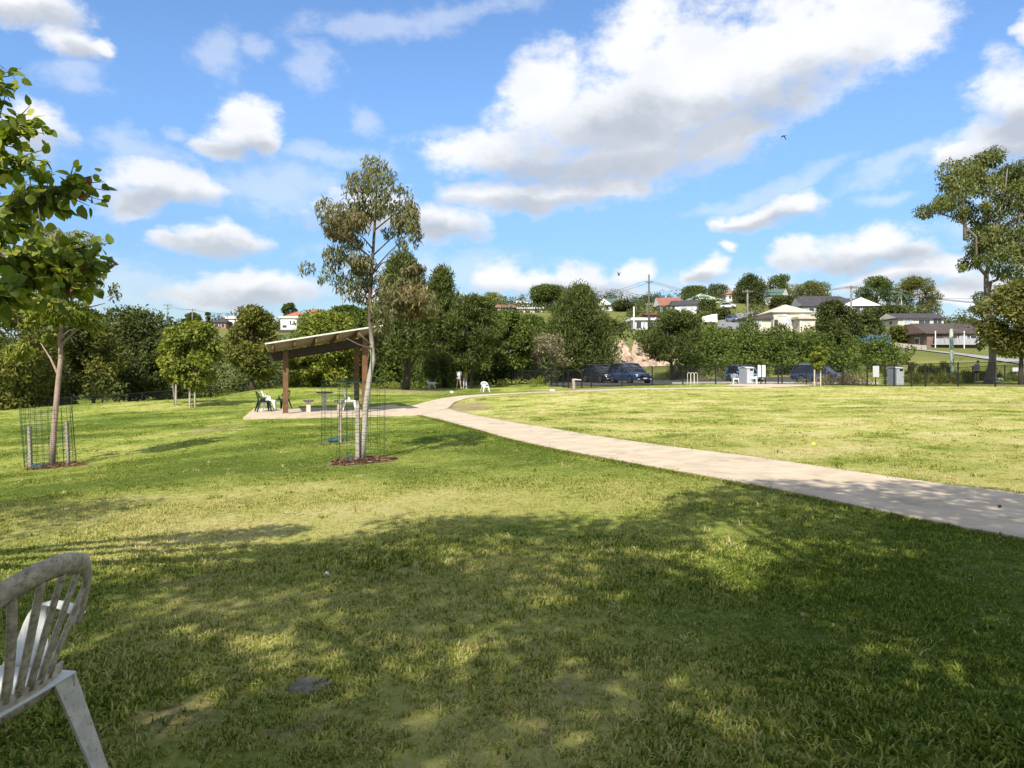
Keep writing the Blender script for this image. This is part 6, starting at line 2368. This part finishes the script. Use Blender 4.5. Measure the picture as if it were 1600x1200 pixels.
    if cap:
        cm = MB().ball((0, hy - .012, hz + .030), (.096, .106, .080), 14, 9)
        cm.raw([(-.07, hy + .07, hz + .03), (.07, hy + .07, hz + .03), (.055, hy + .17, hz + .012), (-.055, hy + .17, hz + .012), (-.07, hy + .07, hz + .04), (.07, hy + .07, hz + .04), (.055, hy + .17, hz + .02), (-.055, hy + .17, hz + .02)],
               [(0, 3, 2, 1), (4, 5, 6, 7), (0, 1, 5, 4), (1, 2, 6, 5), (2, 3, 7, 6), (3, 0, 4, 7)])
        cm.build('cap', cap, o, smooth=False)
    return o


def stripes(name):
    m = pm(name, (.62, .62, .62), .05, 5, .9)
    t = NT(m.node_tree)
    b = t.n['Principled BSDF']
    tcn = t.add('ShaderNodeTexCoord').outputs['Object']
    s = t.add('ShaderNodeSeparateXYZ')
    t.l.new(tcn, s.inputs[0])
    k = t.math('GREATER_THAN', t.math('FRACT', t.math('MULTIPLY', t.math('ADD', s.outputs[1], s.outputs[0]), 9.0)), .55)
    t.l.new(t.mix(k, (.62, .62, .62, 1), (.02, .02, .022, 1)), b.inputs['Base Color'])
    return m


def at_px(px, py):
    p = on_ground(px, py)
    return Vector((p[0], p[1], gz(*p)))


person('person in a pale grey top and light blue shorts seen from behind', at_px(717, 607.3), R(-8), pm('pale_grey_top', (.56, .58, .62), .06, 6, .9), pm('light_blue_denim', (.22, .34, .38), .15, 12, .9), head_tilt=.10, stance=.10)
person('person in a yellow green top and lilac trousers beside the one in pale grey', at_px(726.5, 606.8), R(25), pm('yellow_green_top', (.50, .43, .07), .12, 6, .9), pm('lilac_trousers', (.44, .38, .50), .12, 9, .9), long_legs=True, stance=.05, arms='down', H=1.62, hair='short', hair_m=pm('fair_hair', (.28, .17, .09), .2, 30, .6))
person('person in a dark cap, striped shirt and black shorts looking down', Wg(1526, 60), R(-62), stripes('striped_shirt'), pm('black_shorts', (.015, .015, .017), .1, 9, .9), head_tilt=.14, stance=.02, arms='down', H=1.72, hair='short', cap=pm('dark_cap', (.018, .018, .020), .1, 9, .9))
person('person in a red top and white shorts half hidden by the gum trunk', Wg(1553.5, 58.8), R(170), pm('red_top', (.42, .04, .055), .1, 6, .9), pm('white_trousers', (.62, .62, .62), .05, 9, .9), head_tilt=.16, stance=.04, arms='reach', long_legs=True, H=1.45, hair='short')


def dog(label, loc, yaw, mat, h=.56, shag=False, head_low=False, dark=None):
    o = thing('dog', label, 'dog', loc, yaw)
    k = h / .56
    J, E = [], []

    def add(p, r_, par=None):
        J.append((p[0] * k, p[1] * k, p[2] * k, (r_[0] * k, r_[1] * k) if hasattr(r_, '__len__') else r_ * k))
        if par is not None:
            E.append((par, len(J) - 1))
        return len(J) - 1
    f_ = 1.4 if shag else 1.0
    mid_ = add((0, 0, .43), (.095 * f_, .10 * f_))
    ch_ = add((0, .20, .43), (.11 * f_, .125 * f_), mid_)
    rp = add((0, -.20, .45), (.095 * f_, .10 * f_), mid_)
    hz_ = .34 if head_low else .62
    nk_ = add((0, .33, .50 if not head_low else .43), .075 * f_, ch_)
    hd_ = add((0, .43, hz_), (.070, .068), nk_)
    mz = add((0, .52, hz_ - .03), .042, hd_)
    add((0, .58, hz_ - .035), .030, mz)
    t1 = add((0, -.33, .50), .035 * f_, rp)
    t2 = add((.03, -.41, .47 if shag else .58), .032 * f_, t1)
    add((.05, -.46, .38 if shag else .68), .018, t2)
    for s in (-1, 1):
        sh_ = add((s * .075, .21, .36), .055 * f_, ch_)
        el_ = add((s * .085, .17, .27), .040 * f_, sh_)
        wr_ = add((s * .085, .20, .12), .028 * f_, el_)
        pw = add((s * .085, .20, .03), .030, wr_)
        add((s * .085, .25, .02), .026, pw)
        hp_ = add((s * .075, -.20, .38), .065 * f_, rp)
        kn_ = add((s * .085, -.13, .27), .048 * f_, hp_)
        hk = add((s * .085, -.27, .17), .028, kn_)
        pw = add((s * .085, -.24, .03), .030, hk)
        add((s * .085, -.19, .02), .026, pw)
    skin_obj('body', J, E, mat, o)
    for s in (-1, 1):
        MB().ball((s * .065 * k, .40 * k, (hz_ + .03) * k), (.018 * k, .035 * k, .055 * k), 8, 6).build('ear', dark or mat, o, smooth=True)
        MB().ball((s * .03 * k, .485 * k, (hz_ + .015) * k), .010 * k, 6, 5).build('eye', M_TRIM, o)
    MB().ball((0, .605 * k, (hz_ - .03) * k), .016 * k, 6, 5).build('nose', M_TRIM, o)
    return o


M_FURG = pm('grey_curly_fur', (.50, .47, .41), .35, 16, 1.0, .8, bscale=30)
dog('shaggy pale grey dog standing left of the dog walkers', at_px(675, 607.6), R(80), M_FURG, .54, True)
dog('black dog standing behind the person in light blue shorts', at_px(713, 604.6), R(70), pm('black_fur', (.012, .011, .011), .3, 16, .9), .48, False, True)
dog('small white dog sniffing right of the gum trunk', Wg(1562, 59.5), R(-75), pm('white_fur', (.55, .52, .47), .2, 16, 1.0, .6, bscale=30), .36, True, True)
